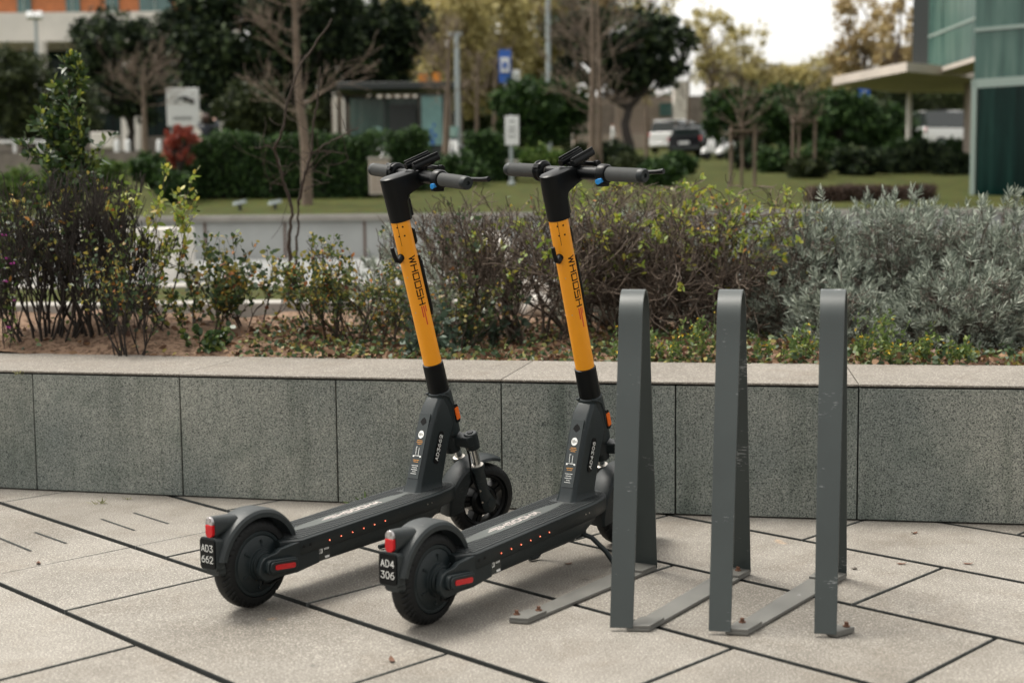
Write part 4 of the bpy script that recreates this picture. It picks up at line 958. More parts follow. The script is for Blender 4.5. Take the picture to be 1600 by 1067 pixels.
# young bare sapling with forked trunk
def sapling():
    R = np.random.default_rng(77); Y = 7.4; c = at(452, 430, Y); root, o = plant('bare_sapling', 'thin bare forked sapling standing before the grey wall', 'tree', c.x, Y)
    def pa(*ps): return np.array([[at(x, y, Y+dy).x, Y+dy, at(x, y, Y+dy).z] for x, y, dy in ps])
    limbs = [(pa((452, 470, 0), (453, 420, 0), (452, 370, 0), (456, 325, 0)), .016), (pa((458, 470, 0), (463, 400, 0), (466, 350, .05), (466, 320, .03)), .0102),
             (pa((456, 325, 0), (445, 290, 0), (437, 262, 0), (428, 232, -.05), (442, 205, -.1), (449, 160, -.1), (470, 100, -.1), (520, 30, -.1)), .010),
             (pa((466, 320, .03), (474, 280, 0), (486, 240, 0), (490, 190, 0), (498, 150, 0), (500, 105, 0)), .009),
             (pa((486, 240, 0), (520, 220, 0), (560, 198, .1)), .006), (pa((474, 280, 0), (500, 235, 0), (540, 240, 0), (545, 250, 0)), .004),
             (pa((430, 235, 0), (412, 225, .0), (410, 210, 0)), .004), (pa((484, 262, 0), (500, 270, 0), (520, 278, 0)), .004), (pa((445, 290, 0), (425, 285, 0), (422, 300, 0)), .004), (pa((474, 300, 0), (490, 290, 0), (515, 285, 0)), .003)]
    polys = []
    for L_, r in limbs:
        k = len(L_); t = np.linspace(0, k-1, 6*k); P_ = np.stack([np.interp(t, range(k), L_[:, j]) for j in range(3)], 1)+R.normal(size=(6*k, 3))*.0025
        polys.append((P_, np.linspace(r, r*.5, 6*k)))
        if r < .0101:
            for i in range(3, 6*k, 5):
                grow(R, P_[i], rdir(R, 1)[0]+np.array([0, -.0, .5]), R.uniform(.08, .3), .0022, 1, polys, .3, .15, (0, 2), 5, (.4, .7), .7, None, .0010)
    add_twigs(root, o, polys, ML['twig'], 5)
sapling()
# broad blue-green low plants
for px, py, lab in ((675, 548, 'blue-green broad-leaved plant at the foot of the left scooter stem'), (770, 470, 'blue-green broad-leaved plant low between the twiggy bushes'), (320, 552, 'broad-leaved green plant spilling onto the coping at the left')):
    bush('broadleaf_plant', lab, 'plant', px, py, 5.62 if py > 500 else 6.0, .22 if px != 320 else .10, .34, 12, 1, ML['twig'], [(ML['blue'] if px != 320 else ML['dark'], 1, 7, (.022,.042), (.016,.030), .9)], int(px), r0=.003, up=.1, spread=.9, kids=(2, 3))
# silver-leaved shrubs (narrow leaves in rosettes on woody stems)
def silver_shrub(label, px, Y, rx, ry, H, seed, n=620, bare=0.0, group='silver-leaved shrubs'):
    R = np.random.default_rng(seed); c = at(px, 520, Y); root, o = plant('silver_shrub', label, 'shrub', c.x, Y, group)
    polys = []; Cs = []; Ds = []
    for k in range(n):
        a = R.uniform(0, 2*np.pi); e = R.random()**.6; ph = R.uniform(.0, 1.0)
        d = np.array([math.cos(a)*math.sqrt(1-ph*ph), math.sin(a)*math.sqrt(1-ph*ph), ph])
        rr = R.uniform(.80, 1.06) if R.random() < .75 else R.uniform(.45, .8)
        lump = 1+.10*math.sin(d[0]*7+seed)+.08*math.sin(d[2]*9+d[1]*5+seed*2)
        p = o+np.array([d[0]*rx, d[1]*ry, .06+d[2]*(H-.06)])*np.array([rr*lump, rr*lump, rr*(.93+.1*math.sin(a*3+seed))])
        if p[1] < wy(p[0])+.52: p[1] = wy(p[0])+.52+R.uniform(0, .1)
        q0 = o+np.array([d[0]*rx*.25, d[1]*ry*.25, .02]); mid = q0*.45+p*.55+R.normal(size=3)*.03
        if k % 3 == 0: polys.append((np.array([q0, q0*.6+mid*.4, mid, mid*.4+p*.6, p]), np.array([.006, .005, .004, .0026, .0016])))
        else: polys.append((np.array([mid*.3+p*.7+R.normal(size=3)*.01, p*.6+mid*.4*1.0 if False else (mid*.15+p*.85), p]), np.array([.003, .0024, .0016])))
        dn = p-(o+np.array([0, 0, H*.25])); dn /= np.linalg.norm(dn); dn = dn*.9+np.array([0, 0, .5])+R.normal(size=3)*.28; dn /= np.linalg.norm(dn)
        m = R.integers(22, 34)
        t = R.random(m); base = p[None]+dn[None]*(t[:, None]-.6)*.055
        side = rdir(R, m); side -= dn[None]*(side@dn)[:, None]; side /= np.linalg.norm(side, axis=1, keepdims=True)
        D = dn[None]*(.25+1.3*t[:, None])+side*(1.15-.75*t[:, None])
        Cs.append(base); Ds.append(D)
    add_twigs(root, o, polys, ML['lav_stem'])
    C = np.concatenate(Cs); D = np.concatenate(Ds); n_ = len(C); S = np.cross(D, rdir(R, n_))
    V, F = blades_np(C, D, S, R.uniform(.026, .046, n_), R.uniform(.0036, .0058, n_), R.uniform(-.05, .22, n_))
    npmesh('foliage', loc(V, o), F, ML['silver'], root)
    if bare > 0:
        Cb = []; Db = []
        for k in range(int(n*bare)):
            a = R.uniform(-2.6, -.5); p = o+np.array([math.cos(a)*rx*.62, math.sin(a)*ry*.72, H*R.uniform(.25, .8)]); m = 18
            Cb.append(p[None]+R.normal(size=(m, 3))*.02); Db.append(R.normal(size=(m, 3))+np.array([0, 0, -.3]))
        C = np.concatenate(Cb); D = np.concatenate(Db); n_ = len(C); V, F = blades_np(C, D, np.cross(D, rdir(R, n_)), R.uniform(.02, .04, n_), R.uniform(.002, .004, n_), R.uniform(-.1, .3, n_))
        npmesh('withered_foliage', loc(V, o), F, ML['silverdark'], root)
silver_shrub('silver-leaved shrub nearest the twiggy bushes, left end of the silver row', 1280, 6.15, .32, .34, .64, 101, 720, .05)
silver_shrub('biggest silver-leaved shrub with a brown withered patch, behind the third hoop', 1400, 6.25, .44, .42, .71, 102, 1100, .12)
silver_shrub('silver-leaved shrub at the right edge of the planter', 1540, 6.1, .42, .40, .65, 103, 950, .04)
silver_shrub('low silver-leaved shrub spilling towards the coping at the right', 1500, 5.72, .34, .24, .42, 104, 520, .1)
silver_shrub('low silver-leaved shrub hanging beside the third hoop', 1310, 5.75, .24, .22, .36, 105, 220, .05)
silver_shrub('silver-leaved shrub seen over the brown twiggy bushes', 1150, 6.9, .42, .3, .68, 106, 380)
silver_shrub('pale silver shrub peeping over the twiggy bushes behind the right handlebar', 960, 7.0, .32, .3, .68, 107, 240)
silver_shrub('small silver shrub seen left of the left scooter stem', 622, 6.9, .22, .2, .58, 108, 130)
silver_shrub('silver-leaved shrub continuing past the right edge of the picture', 1690, 6.3, .45, .4, .62, 109, 420)
silver_shrub('low pale silver clump behind the twigs between the two stems', 700, 7.2, .22, .2, .45, 110, 110)
# weeds along the coping: countable sprigs with yellow flower heads
WE = [(1195, 540, .13), (1235, 545, .10), (1262, 548, .12), (1370, 550, .22), (1350, 552, .13), (1385, 552, .17), (1400, 553, .12), (1440, 553, .10), (1458, 553, .12), (1500, 553, .11), (1520, 555, .09), (1060, 548, .14), (1090, 545, .20), (1110, 548, .25), (1035, 548, .12), (1010, 545, .1), (960, 548, .13)]
wlab = ['beside the second hoop', 'left of the third hoop', 'against the third hoop', 'tallest one right of the third hoop', 'short one right of the third hoop', 'next to the tallest sprig', 'right of the tallest sprig', 'under the big silver shrub', 'in the shade of the big silver shrub', 'near the right edge', 'farthest right', 'right of the first hoop', 'midway between the first two hoops', 'tallest between the first two hoops', 'against the first hoop', 'just behind the first hoop', 'between the right scooter and the first hoop']
for k, (px, py, hh) in enumerate(WE):
    R = np.random.default_rng(300+k); c = at(px, py, 5.3); Y = wy(c.x)+.66+R.uniform(0, .12); c = at(px, py, Y)
    root, o = plant('weed', 'green weed sprig with small yellow buds, '+wlab[k], 'weed', c.x, Y, 'weeds along the coping')
    polys = []; tips = []
    for s in range(5): grow(R, o+R.normal(size=3)*np.array([.02, .02, 0]), np.array([R.normal()*.3, R.normal()*.3, 1]), hh*R.uniform(.6, 1.1), .0016, 1, polys, .2, .3, (2, 4), 5, (.25, .5), .7, tips, .0007)
    add_twigs(root, o, polys, plain('green_stem', (.10,.13,.05), .7) if k == 0 else bpy.data.materials['green_stem'], name='stem')
    P_, D = leaf_pos(R, tips, 5, .95, .006); add_leaves(root, o, R, P_, D, (.014, .032), (.006, .013), ML['weed'])
    sel = [t[0] for t in tips if R.random() < .3]
    if sel:
        P_ = np.repeat(np.array(sel), 5, 0); add_leaves(root, o, R, P_, rdir(R, len(P_))+np.array([0, 0, .6]), (.006, .010), (.004, .007), ML['yflower'], name='flower_heads')
# ground cover and litter: uncountable
R = np.random.default_rng(500); n = 9000
x = R.uniform(-2.3, 2.3, n); dy = R.random(n)**1.6*1.4+.60; y = np.array([wy(a) for a in x])+dy
keep = (x > -1.15) | (R.random(n) < .04); x, y = x[keep], y[keep]; z = np.array([bedz(a, b) for a, b in zip(x, y)])+R.uniform(0, .05, len(x))*(R.random(len(x)) < .5)
C = np.stack([x, y, z], 1); D = rdir(R, len(x)); D[:, 2] = np.abs(D[:, 2])*.8+.1
V, F = leaves_np(C, D, rdir(R, len(x)), R.uniform(.015, .035, len(x)), R.uniform(.01, .022, len(x)), .2, .2)
o = npmesh('ground_cover', V, F, ML['rose']); tag(o, 'low creeping green leaves along the planter edge', 'ground cover', kind='stuff')
n = 7000; x = R.uniform(-2.4, 2.4, n); y = np.array([wy(a) for a in x])+R.uniform(.6, 2.4, n); keep = (x > -1.2) | (R.random(n) < .12); x, y = x[keep], y[keep]
C = np.stack([x, y, np.array([bedz(a, b) for a, b in zip(x, y)])+R.uniform(.0, .02, len(x))], 1); D = rdir(R, len(x)); D[:, 2] *= .25
V, F = leaves_np(C, D, np.array([0, 0, 1])+rdir(R, len(x)), R.uniform(.02, .05, len(x)), R.uniform(.012, .03, len(x)), .25, .1)
o = npmesh('leaf_litter', V, F, ML['litter']); tag(o, 'dry brown leaf litter on the planter soil', 'leaf litter', kind='stuff')
# grass tufts in joints
gt = leafmat('dry_grass_blade', [(0, (.10,.11,.04)), (1, (.28,.27,.12))], .7, .2)
for (px, py, lab, s_) in ((157, 787, 'small tuft of grass growing in a paving joint at the left', .035), (200, 780, 'tiny sprig of grass by the wall foot at the left', .02), (575, 775, 'green weed growing at the wall foot behind the left deck', .07), (28, 580, 'tiny sprout on the coping edge at the far left', .02)):
    R = np.random.default_rng(px); gx, gy = G(px, py) if py > 600 else G(px, py, WT); z0 = 0 if py > 600 else WT-.01
    if px == 575: gy = wy(gx)-.02
    m = 16; C = np.array([[gx, gy, z0]])+R.normal(size=(m, 3))*np.array([s_*.4, .004, 0]); D = R.normal(size=(m, 3))+np.array([0, 0, 1.0])
    V, F = blades_np(C, D, np.cross(D, rdir(R, m)), R.uniform(.4, 1, m)*s_, np.full(m, .0028 if s_ < .05 else .008), R.uniform(0, .3, m))
    root = npmesh('grass_tuft', loc(V, np.array([gx, gy, z0])), F, gt if px != 575 else ML['weed']); root.location = (gx, gy, z0); tag(root, lab, 'grass tuft')
# ---------------------------------------------------------------- background vegetation
simple_leaves[0] = True
BL = {}
BL['evergreen'] = leafmat('evergreen_leaf', [(0, (.007,.013,.008)), (.55, (.018,.030,.016)), (1, (.075,.105,.042))], .6, .1, .12)
BL['olive'] = leafmat('olive_green_leaf', [(0, (.015,.022,.009)), (.6, (.035,.048,.018)), (1, (.075,.092,.035))], .6, .12, .15)
BL['hedge'] = leafmat('hedge_leaf', [(0, (.012,.028,.010)), (.6, (.028,.060,.018)), (1, (.075,.14,.035))], .6, .1, .15)
BL['fresh'] = leafmat('fresh_green_leaf', [(0, (.035,.07,.016)), (.6, (.075,.13,.03)), (1, (.15,.21,.05))], .6, .2, .15)
BL['spring'] = leafmat('yellow_spring_leaf', [(0, (.22,.19,.07)), (.5, (.38,.33,.13)), (1, (.60,.52,.24))], .6, .35)
BL['copper'] = leafmat('copper_spring_leaf', [(0, (.22,.15,.07)), (.5, (.36,.27,.12)), (1, (.55,.44,.22))], .6, .3)
BL['red'] = leafmat('red_leaf', [(0, (.13,.025,.018)), (.6, (.30,.055,.035)), (1, (.42,.10,.05))], .45, .25)
BL['brownhedge'] = leafmat('brown_hedge_leaf', [(0, (.03,.018,.012)), (1, (.08,.045,.028))], .7, .1)
BL['bark'] = plain('grey_brown_bark', (.15,.112,.082), .9, var=.3, vscale=6)
BL['darkbark'] = plain('dark_bark', (.035,.028,.024), .9, var=.3, vscale=6)
BL['core'] = plain('dark_hedge_filler', (.012,.014,.009), .95, var=.3, vscale=4)  # for the solid boxes added inside hedges to block light
def blobs(R, cs, n, size, flat=.0):
    """cs: list of (centre vec, rx, ry, rz): leaves in clumps through each ellipsoid, denser outwards"""
    C = []; vol = np.array([rx*rz for _, rx, ry, rz in cs]); vol = vol/vol.sum()
    for (c, rx, ry, rz), v in zip(cs, vol):
        m = int(n*v); k = max(5, m//45); cd_ = rdir(R, k)*(R.uniform(.35, 1.0, (k, 1))**.6)
        pick = R.integers(0, k, m); q = cd_[pick]+R.normal(size=(m, 3))*.10*R.uniform(.5, 1.5, (k, 1))[pick]
        C.append(np.array(c)[None]+q*np.array([rx, ry, rz])[None])
    C = np.concatenate(C); return C
def leafcloud(R, root, o, C, size, mat, name='crown'):
    n = len(C); V, F = leaves_np(C, rdir(R, n)+np.array([0, 0, .2]), rdir(R, n), R.uniform(size*.6, size*1.3, n), R.uniform(size*.4, size*.8, n), .2, .1)
    return npmesh(name, loc(V, o), F, mat, root)
def pxlen(px, Y): return px/CAM_F*Y
def gtree(name, label, cat, px, Y, crown, mat, n, size, seed, trunk=None, bark='bark', tr=.12, limbs=9, group=None, depthk=.8):
    """crown: list of (px,py,rx,ry) in picture units at depth Y; trunk (pxtop,pytop)"""
    R = np.random.default_rng(seed); g = terr(0, Y); bx_ = at(px, 300, Y).x; o = np.array([bx_, Y, g-.05]); root = tag(empty(name, tuple(o)), label, cat, group)
    cs = []
    for cx, cy, rx, ry in crown:
        c = at(cx, cy, Y); cs.append((np.array(c), pxlen(rx, Y), pxlen((rx+ry)/2, Y)*depthk, pxlen(ry, Y)))
    if trunk:
        t = np.array(at(*trunk, Y)); K = 7; P_ = o[None]+(t-o)[None]*np.linspace(0, 1, K)[:, None]; P_[1:-1] += R.normal(size=(K-2, 3))*tr*.3
        polys = [(P_, np.linspace(tr, tr*.6, K))]
        for c, rx, ry, rz in cs:
            for _ in range(limbs):
                q = P_[R.integers(K-3, K)]; e = c+rdir(R, 1)[0]*np.array([rx, ry, rz])*R.uniform(.4, .9); m = (q+e)/2+R.normal(size=3)*.1*rz+np.array([0, 0, -.1*rz])
                polys.append((np.array([q, q*.5+m*.5, m, m*.4+e*.6, e]), np.array([.5, .42, .32, .2, .08])*tr))
        V, F = tubes_np(polys, 6); npmesh('trunk', loc(V, o), F, BL[bark], root, smooth=True)
    leafcloud(R, root, o, blobs(R, cs, n, size), size, BL[mat])
    return root
TG = 'dark evergreen trees before the far building'
gtree('evergreen_tree', 'dull olive evergreen tree at the far left edge', 'tree', 40, 50, [(60,165,85,70),(10,130,70,60),(110,190,50,50)], 'olive', 9000, .22, 201, (40,180), 'darkbark', .18)
gtree('evergreen_tree', 'dark evergreen tree directly behind the small leafless tree at the left', 'tree', 205, 58, [(195,85,80,62),(255,60,60,50),(150,60,50,40),(215,150,75,40)], 'evergreen', 9000, .26, 202, (205,160), 'darkbark', .2)
gtree('evergreen_tree', 'huge dark evergreen tree spreading over the top left of the picture', 'tree', 430, 46, [(380,60,105,85),(470,30,100,80),(330,110,60,80),(310,20,50,50),(440,130,80,35)], 'evergreen', 22000, .24, 203, (430,150), 'darkbark', .3)
gtree('evergreen_tree', 'dark evergreen tree reaching over the bus shelter', 'tree', 560, 50, [(560,60,95,62),(620,50,60,50),(520,110,60,35),(600,110,50,25)], 'evergreen', 13000, .24, 204, (560,130), 'darkbark', .22)
gtree('round_shrub', 'olive green shrub behind the clipped hedge, right of the billboard', 'shrub', 400, 40, [(395,175,58,45),(430,190,40,30)], 'olive', 5000, .16, 205, None)
gtree('evergreen_tree', 'rounded dark green clipped tree beside the blue bus stop sign', 'tree', 840, 37, [(845,165,72,42),(800,165,36,38),(885,170,36,42),(850,200,55,32)], 'hedge', 11000, .15, 206, (842,200), 'darkbark', .14)
gtree('evergreen_tree', 'tall dark tree with a bent trunk behind the two parallel leafless trunks', 'tree', 985, 60, [(960,60,90,55),(1030,75,55,50),(930,105,70,30),(1000,120,75,25),(900,40,50,45)], 'evergreen', 12000, .28, 207, (972,135), 'darkbark', .25, 12)
for k, (px, cs, lab) in enumerate(((1160, [(1150,165,50,28),(1180,180,45,35),(1130,190,30,30)], 'dark green bushy tree behind the first staked sapling'), (1235, [(1230,165,50,30),(1245,195,55,35),(1200,180,35,35)], 'dark green bushy tree between the two staked saplings'), (1310, [(1300,170,45,30),(1320,200,50,40),(1345,180,30,30)], 'dark green bushy tree left of the blue pedestrian sign'), (1385, [(1380,205,50,35),(1405,225,45,25)], 'dark bushy mass under the concrete canopy tip'))):
    gtree('bushy_tree', lab, 'tree', px, 44+k, cs, 'hedge', 6500, .17, 210+k, (px, 215), 'darkbark', .12, group='dark bushy trees beyond the right lawn')
gtree('cypress', 'narrow dark columnar tree beneath the concrete canopy', 'tree', 1408, 52, [(1408,170,17,45),(1410,205,18,30)], 'evergreen', 3500, .2, 215, (1408,220), 'darkbark', .1)
gtree('bushy_tree', 'soft olive tree under the canopy beside the glass building', 'tree', 1480, 62, [(1465,165,50,45),(1505,175,40,45)], 'olive', 5000, .25, 216, (1480,180), 'darkbark', .12)
# spring trees far behind
SP = [(640,85,[(640,40,60,80),(660,110,45,50)],'spring','pale olive spring tree behind the bus shelter'),
      (720,80,[(715,50,60,85),(700,120,50,50)],'spring','yellow-olive spring tree above the bus shelter roof'),
      (775,84,[(775,50,60,95),(760,140,50,45)],'spring','yellow-olive spring tree behind the blue bus stop sign'),
      (850,88,[(840,40,55,80),(860,120,45,50)],'spring','yellow-olive spring tree behind the grey lamp post'),
      (900,92,[(905,10,60,60)],'copper','coppery spring tree over the tall dark tree'),
      (1010,95,[(1015,-10,60,60),(1000,130,40,30)],'spring','yellowish spring tree over the tall dark tree'),
      (1115,84,[(1110,60,45,55),(1130,110,50,35)],'spring','airy yellow-green spring tree above the white car'),
      (1165,90,[(1165,85,45,50),(1190,120,45,25)],'spring','airy pale yellow spring tree at the left of the open sky'),
      (1225,96,[(1230,122,40,22)],'spring','low pale spring tree on the horizon under the open sky'),
      (1290,90,[(1290,115,40,35)],'spring','low pale spring tree left of the canopy tip'),
      (1350,74,[(1350,40,50,55),(1340,100,50,35)],'copper','airy brownish spring tree against the sky left of the glass building'),
      (1405,70,[(1405,50,40,70),(1410,100,35,30)],'copper','airy brownish spring tree next to the glass building')]
for k, (px, Y, cs, mt, lab) in enumerate(SP):
    dens = 14000 if 600 < px < 880 else (5200 if px > 1000 else 6000)
    gtree('spring_tree', lab, 'tree', px, Y, cs, mt, dens//2 if px > 1000 else int(dens*.75), .36 if px < 1000 else .26, 220+k, (px, cs[0][1]+30), 'bark', .16, 14, group='spring trees in the distance')
# leafless trees
def bare_tree(name, label, px, Y, path, r, seed, blen, nb, fork=None, lo=.35, group=None, up=.5, twigmat='bark', thin=1.0):
    R = np.random.default_rng(seed); g = terr(0, Y); P0 = [np.array(at(x, y, Y)) for x, y in path]; o = np.array([P0[0][0], Y, g-.03]); P0[0] = o.copy()
    t = np.linspace(0, len(P0)-1, 14); P_ = np.stack([np.interp(t, range(len(P0)), [p[j] for p in P0]) for j in range(3)], 1)
    root = tag(empty(name, tuple(o)), label, 'tree', group); V, F = tubes_np([(P_, np.linspace(r, r*.35, 14))], 10); npmesh('trunk', loc(V, o), F, BL[twigmat], root, smooth=True)
    polys = []
    for i in range(nb):
        f = R.uniform(lo, 1); x = f*13; j = min(12, int(x)); q = P_[j]+(P_[j+1]-P_[j])*(x-j)
        a = R.uniform(0, 2*np.pi); d = np.array([math.cos(a), math.sin(a)*.8, R.uniform(.15, up*1.5)])
        grow(R, q, d, blen*R.uniform(.6, 1.1)*(1.15-f*.5), r*.13*(1.2-f*.6), 2, polys, .22, .16, (3, 5), 6, (.4, .7), .75, None, r*.045*thin)
    V, F = tubes_np(polys, 4); npmesh('branches', loc(V, o), F, BL[twigmat], root, smooth=True); return root
bare_tree('leafless_tree', 'small leafless tree with a fan of branches left of the billboard', 228, 40, [(228,270),(226,210),(225,165),(222,120)], .11, 301, 1.7, 18, lo=.65, up=.9)
bare_tree('leafless_tree', 'nearest leafless tree with a thick pale trunk left of the left scooter', 480, 22.5, [(480,320),(478,230),(468,160),(462,60),(460,-60)], .10, 302, 1.15, 22, lo=.35, up=.5)
bare_tree('leafless_tree', 'slim leafless tree in front of the bus shelter advert', 697, 37, [(694,268),(698,200),(700,140),(702,60)], .12, 303, 1.6, 16, lo=.55, up=.7)
bare_tree('leafless_tree', 'left one of the two parallel leafless trunks behind the right scooter', 925, 33, [(924,250),(926,170),(926,80),(925,-40)], .11, 304, 1.5, 22, lo=.3, up=.5)
bare_tree('leafless_tree', 'right one of the two parallel leafless trunks behind the right scooter', 937, 36, [(936,240),(937,170),(936,80),(932,-40)], .09, 305, 1.5, 16, lo=.35, up=.5)
for k, (px, Y, y1, lab) in enumerate(((745, 52, 80, 'thin distant leafless tree right of the bus shelter'), (772, 56, 90, 'thin distant leafless tree behind the small white sign'), (1010, 66, 120, 'thin distant leafless tree before the pale louvred building'), (1075, 62, 100, 'thin distant leafless tree over the white car'))):
    bare_tree('leafless_tree', lab, px, Y, [(px,235),(px,180),(px+2,y1)], .10, 310+k, 1.6, 12, lo=.5, up=.7)
# staked saplings
def staked(px, Y, stakes, top, seed, lab):
    R = np.random.default_rng(seed); g = terr(0, Y); c = at(px, 200, Y); o = np.array([c.x, Y, g]); root = tag(empty('staked_sapling', tuple(o)), lab, 'tree')
    st_ = at(px, top, Y); P_ = np.linspace(o, np.array(st_), 8)+R.normal(size=(8, 3))*.01; V, F = tubes_np([(P_, np.linspace(.035, .02, 8))], 8); npmesh('trunk', loc(V, o), F, BL['bark'], root, smooth=True)
    polys = []
    for i in range(16): grow(R, P_[R.integers(4, 8)], np.array([R.normal(), R.normal(), .7]), .8*R.uniform(.6, 1.1), .015, 1, polys, .2, .2, (3, 5), 6, (.4, .7), .7, None, .005)
    V, F = tubes_np(polys, 3); npmesh('branches', loc(V, o), F, BL['bark'], root, smooth=True)
    leafcloud(R, root, o, np.concatenate([p[0][-3:] for p in polys if R.random() < .9]), .09, BL['olive'], 'foliage')
    xs = []
    for sx, sy in stakes:
        p = at(sx, sy, Y); xs.append((p.x, p.z)); mb = MB(); mb.tube([(p.x-o[0], 0.12 if len(xs) % 2 else -.12, -.05), (p.x-o[0], 0.12 if len(xs) % 2 else -.12, p.z-o[2])], .04, 10); mb.build('stake', BL['bark'], root)
    mb = MB(); zt = min(z for _, z in xs)-o[2]-.12
    mb.box(((xs[0][0]+xs[-1][0])/2-o[0], 0, zt), (abs(xs[-1][0]-xs[0][0])+.1, .3, .05)); mb.build('stake_rail', BL['bark'], root)
staked(1160, 29, [(1144,196),(1178,196)], 160, 321, 'young tree held by two timber stakes, nearer one left on the right lawn')
staked(1249, 33, [(1241,180),(1272,182)], 150, 322, 'young tree held by two timber stakes, farther one in front of the dark bushes')
# clipped hedges (leaf shell round a solid dark box added to block light)
def hedge(name, label, x0, x1, ytop, ybase_Y, depth, mat, seed, n, size, cat='hedge', group=None, core='core', red=None, lump=.06):
    Y = ybase_Y; R = np.random.default_rng(seed); g = terr(0, Y); a = at(x0, ytop, Y); b = at(x1, ytop, Y); h = a.z-g; o = np.array([(a.x+b.x)/2, Y, g]); W_ = b.x-a.x
    root = tag(empty(name, tuple(o)), label, cat, group)
    u = R.uniform(-.5, .5, n); v = R.uniform(0, depth, n); z = R.uniform(0, 1, n); face = R.random(n)
    v = np.where(face < .5, R.uniform(-.05, .12, n), v); z = np.where((face >= .5) & (face < .85), R.uniform(.92, 1.02, n), z)
    u = np.where(face > .93, np.where(u < 0, -.5, .5)+R.normal(size=n)*.01, u)
    C = np.stack([u*W_, v, z*h], 1); ph = seed
    C += np.stack([np.zeros(n), lump*np.sin(C[:, 0]*3+ph)*np.sin(C[:, 2]*4), lump*np.sin(C[:, 0]*4.3+ph)+lump*.6*np.sin(C[:, 0]*11)], 1)+R.normal(size=(n, 3))*size*.4
    leafcloud(R, root, o, C+o, size, BL[mat], 'foliage')
    mb = MB(); mb.box((0, depth/2+.1, h*.46), (W_-.14, depth-.1, h*.90)); mb.build('dark_filler', BL[core], root)
    return root
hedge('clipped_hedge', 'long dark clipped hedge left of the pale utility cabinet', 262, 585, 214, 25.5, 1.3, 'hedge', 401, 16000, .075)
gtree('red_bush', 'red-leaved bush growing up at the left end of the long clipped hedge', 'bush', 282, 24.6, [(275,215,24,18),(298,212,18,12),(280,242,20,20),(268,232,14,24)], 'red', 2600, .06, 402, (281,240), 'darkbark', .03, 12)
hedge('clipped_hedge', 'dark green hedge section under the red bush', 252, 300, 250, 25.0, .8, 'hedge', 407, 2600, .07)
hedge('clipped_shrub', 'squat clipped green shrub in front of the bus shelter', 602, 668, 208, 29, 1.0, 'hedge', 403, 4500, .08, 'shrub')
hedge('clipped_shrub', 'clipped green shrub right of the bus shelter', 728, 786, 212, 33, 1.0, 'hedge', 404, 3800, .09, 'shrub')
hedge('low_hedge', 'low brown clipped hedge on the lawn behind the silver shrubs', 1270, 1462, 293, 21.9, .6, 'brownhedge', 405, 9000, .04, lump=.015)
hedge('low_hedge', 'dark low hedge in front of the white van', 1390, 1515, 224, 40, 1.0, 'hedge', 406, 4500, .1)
for k, (cx, cy, rx, ry, Y, mt, lab) in enumerate(((28,292,42,30,23,'fresh','bright green rounded bush at the left edge below the railing'), (160,275,38,26,27,'fresh','bright green bush behind the blackish bare bushes'), (235,262,36,24,30,'hedge','dark green bush at the foot of the small leafless tree'), (100,268,35,26,29,'fresh','bright green bush behind the tall glossy shrub'), (270,290,30,20,24,'hedge','dark green bush below the red bush'),
    (720,262,45,24,31,'hedge','dark low bush right of the left handlebar'), (790,250,38,22,34,'hedge','low green bush left of the white signpost'), (850,250,38,20,33,'fresh','low green bush at the base of the rounded clipped tree'), (985,262,34,20,30,'olive','low olive bush behind the right handlebar'), (1030,268,36,20,29,'hedge','low green bush below the white car'), (1060,255,26,14,34,'hedge','small dark bush below the black car'),
    (1290,240,40,20,36,'hedge','dark bush behind the farther staked sapling'), (1340,250,46,20,35,'evergreen','dark low bush right of the farther staked sapling'), (1215,248,40,20,38,'hedge','dark low bush between the staked saplings'), (905,245,26,18,36,'olive','small bush left of the parallel leafless trunks'),
    (1168,238,30,18,41,'evergreen','dark bush behind the nearer staked sapling'), (1258,262,34,14,33,'olive','low olive bush at the foot of the farther staked sapling'), (1390,252,40,20,37,'evergreen','dark bush on the lawn below the concrete canopy tip'), (1445,246,40,20,38,'evergreen','dark bush on the lawn in front of the white van'), (962,240,26,16,40,'evergreen','dark low bush left of the bent trunk'), (1490,255,32,16,36,'evergreen','dark bush against the foot of the glass building'))):
    R = np.random.default_rng(450+k); c = at(cx, cy, Y); g = terr(0, Y); o = np.array([c.x, Y, g]); root = tag(empty('low_bush', tuple(o)), lab, 'bush', 'low bushes on the far lawn')
    C = blobs(R, [(np.array(c), pxlen(rx, Y), pxlen(rx, Y)*.8, pxlen(ry, Y)), (np.array(c)-np.array([0, 0, pxlen(ry, Y)*.6]), pxlen(rx, Y)*.9, pxlen(rx, Y)*.7, pxlen(ry, Y)*.6)], 3200, .1); C[:, 2] = np.maximum(C[:, 2], g+.02)
    leafcloud(R, root, o, C, .0038*Y, BL[mt], 'foliage')
    polys = [(np.array([o, (o+C[R.integers(0, len(C))])/2, C[R.integers(0, len(C))]]), np.array([.03, .02, .01])) for _ in range(14)]
    V, F = tubes_np(polys, 4); npmesh('branches', loc(V, o), F, BL['darkbark'], root, smooth=True)
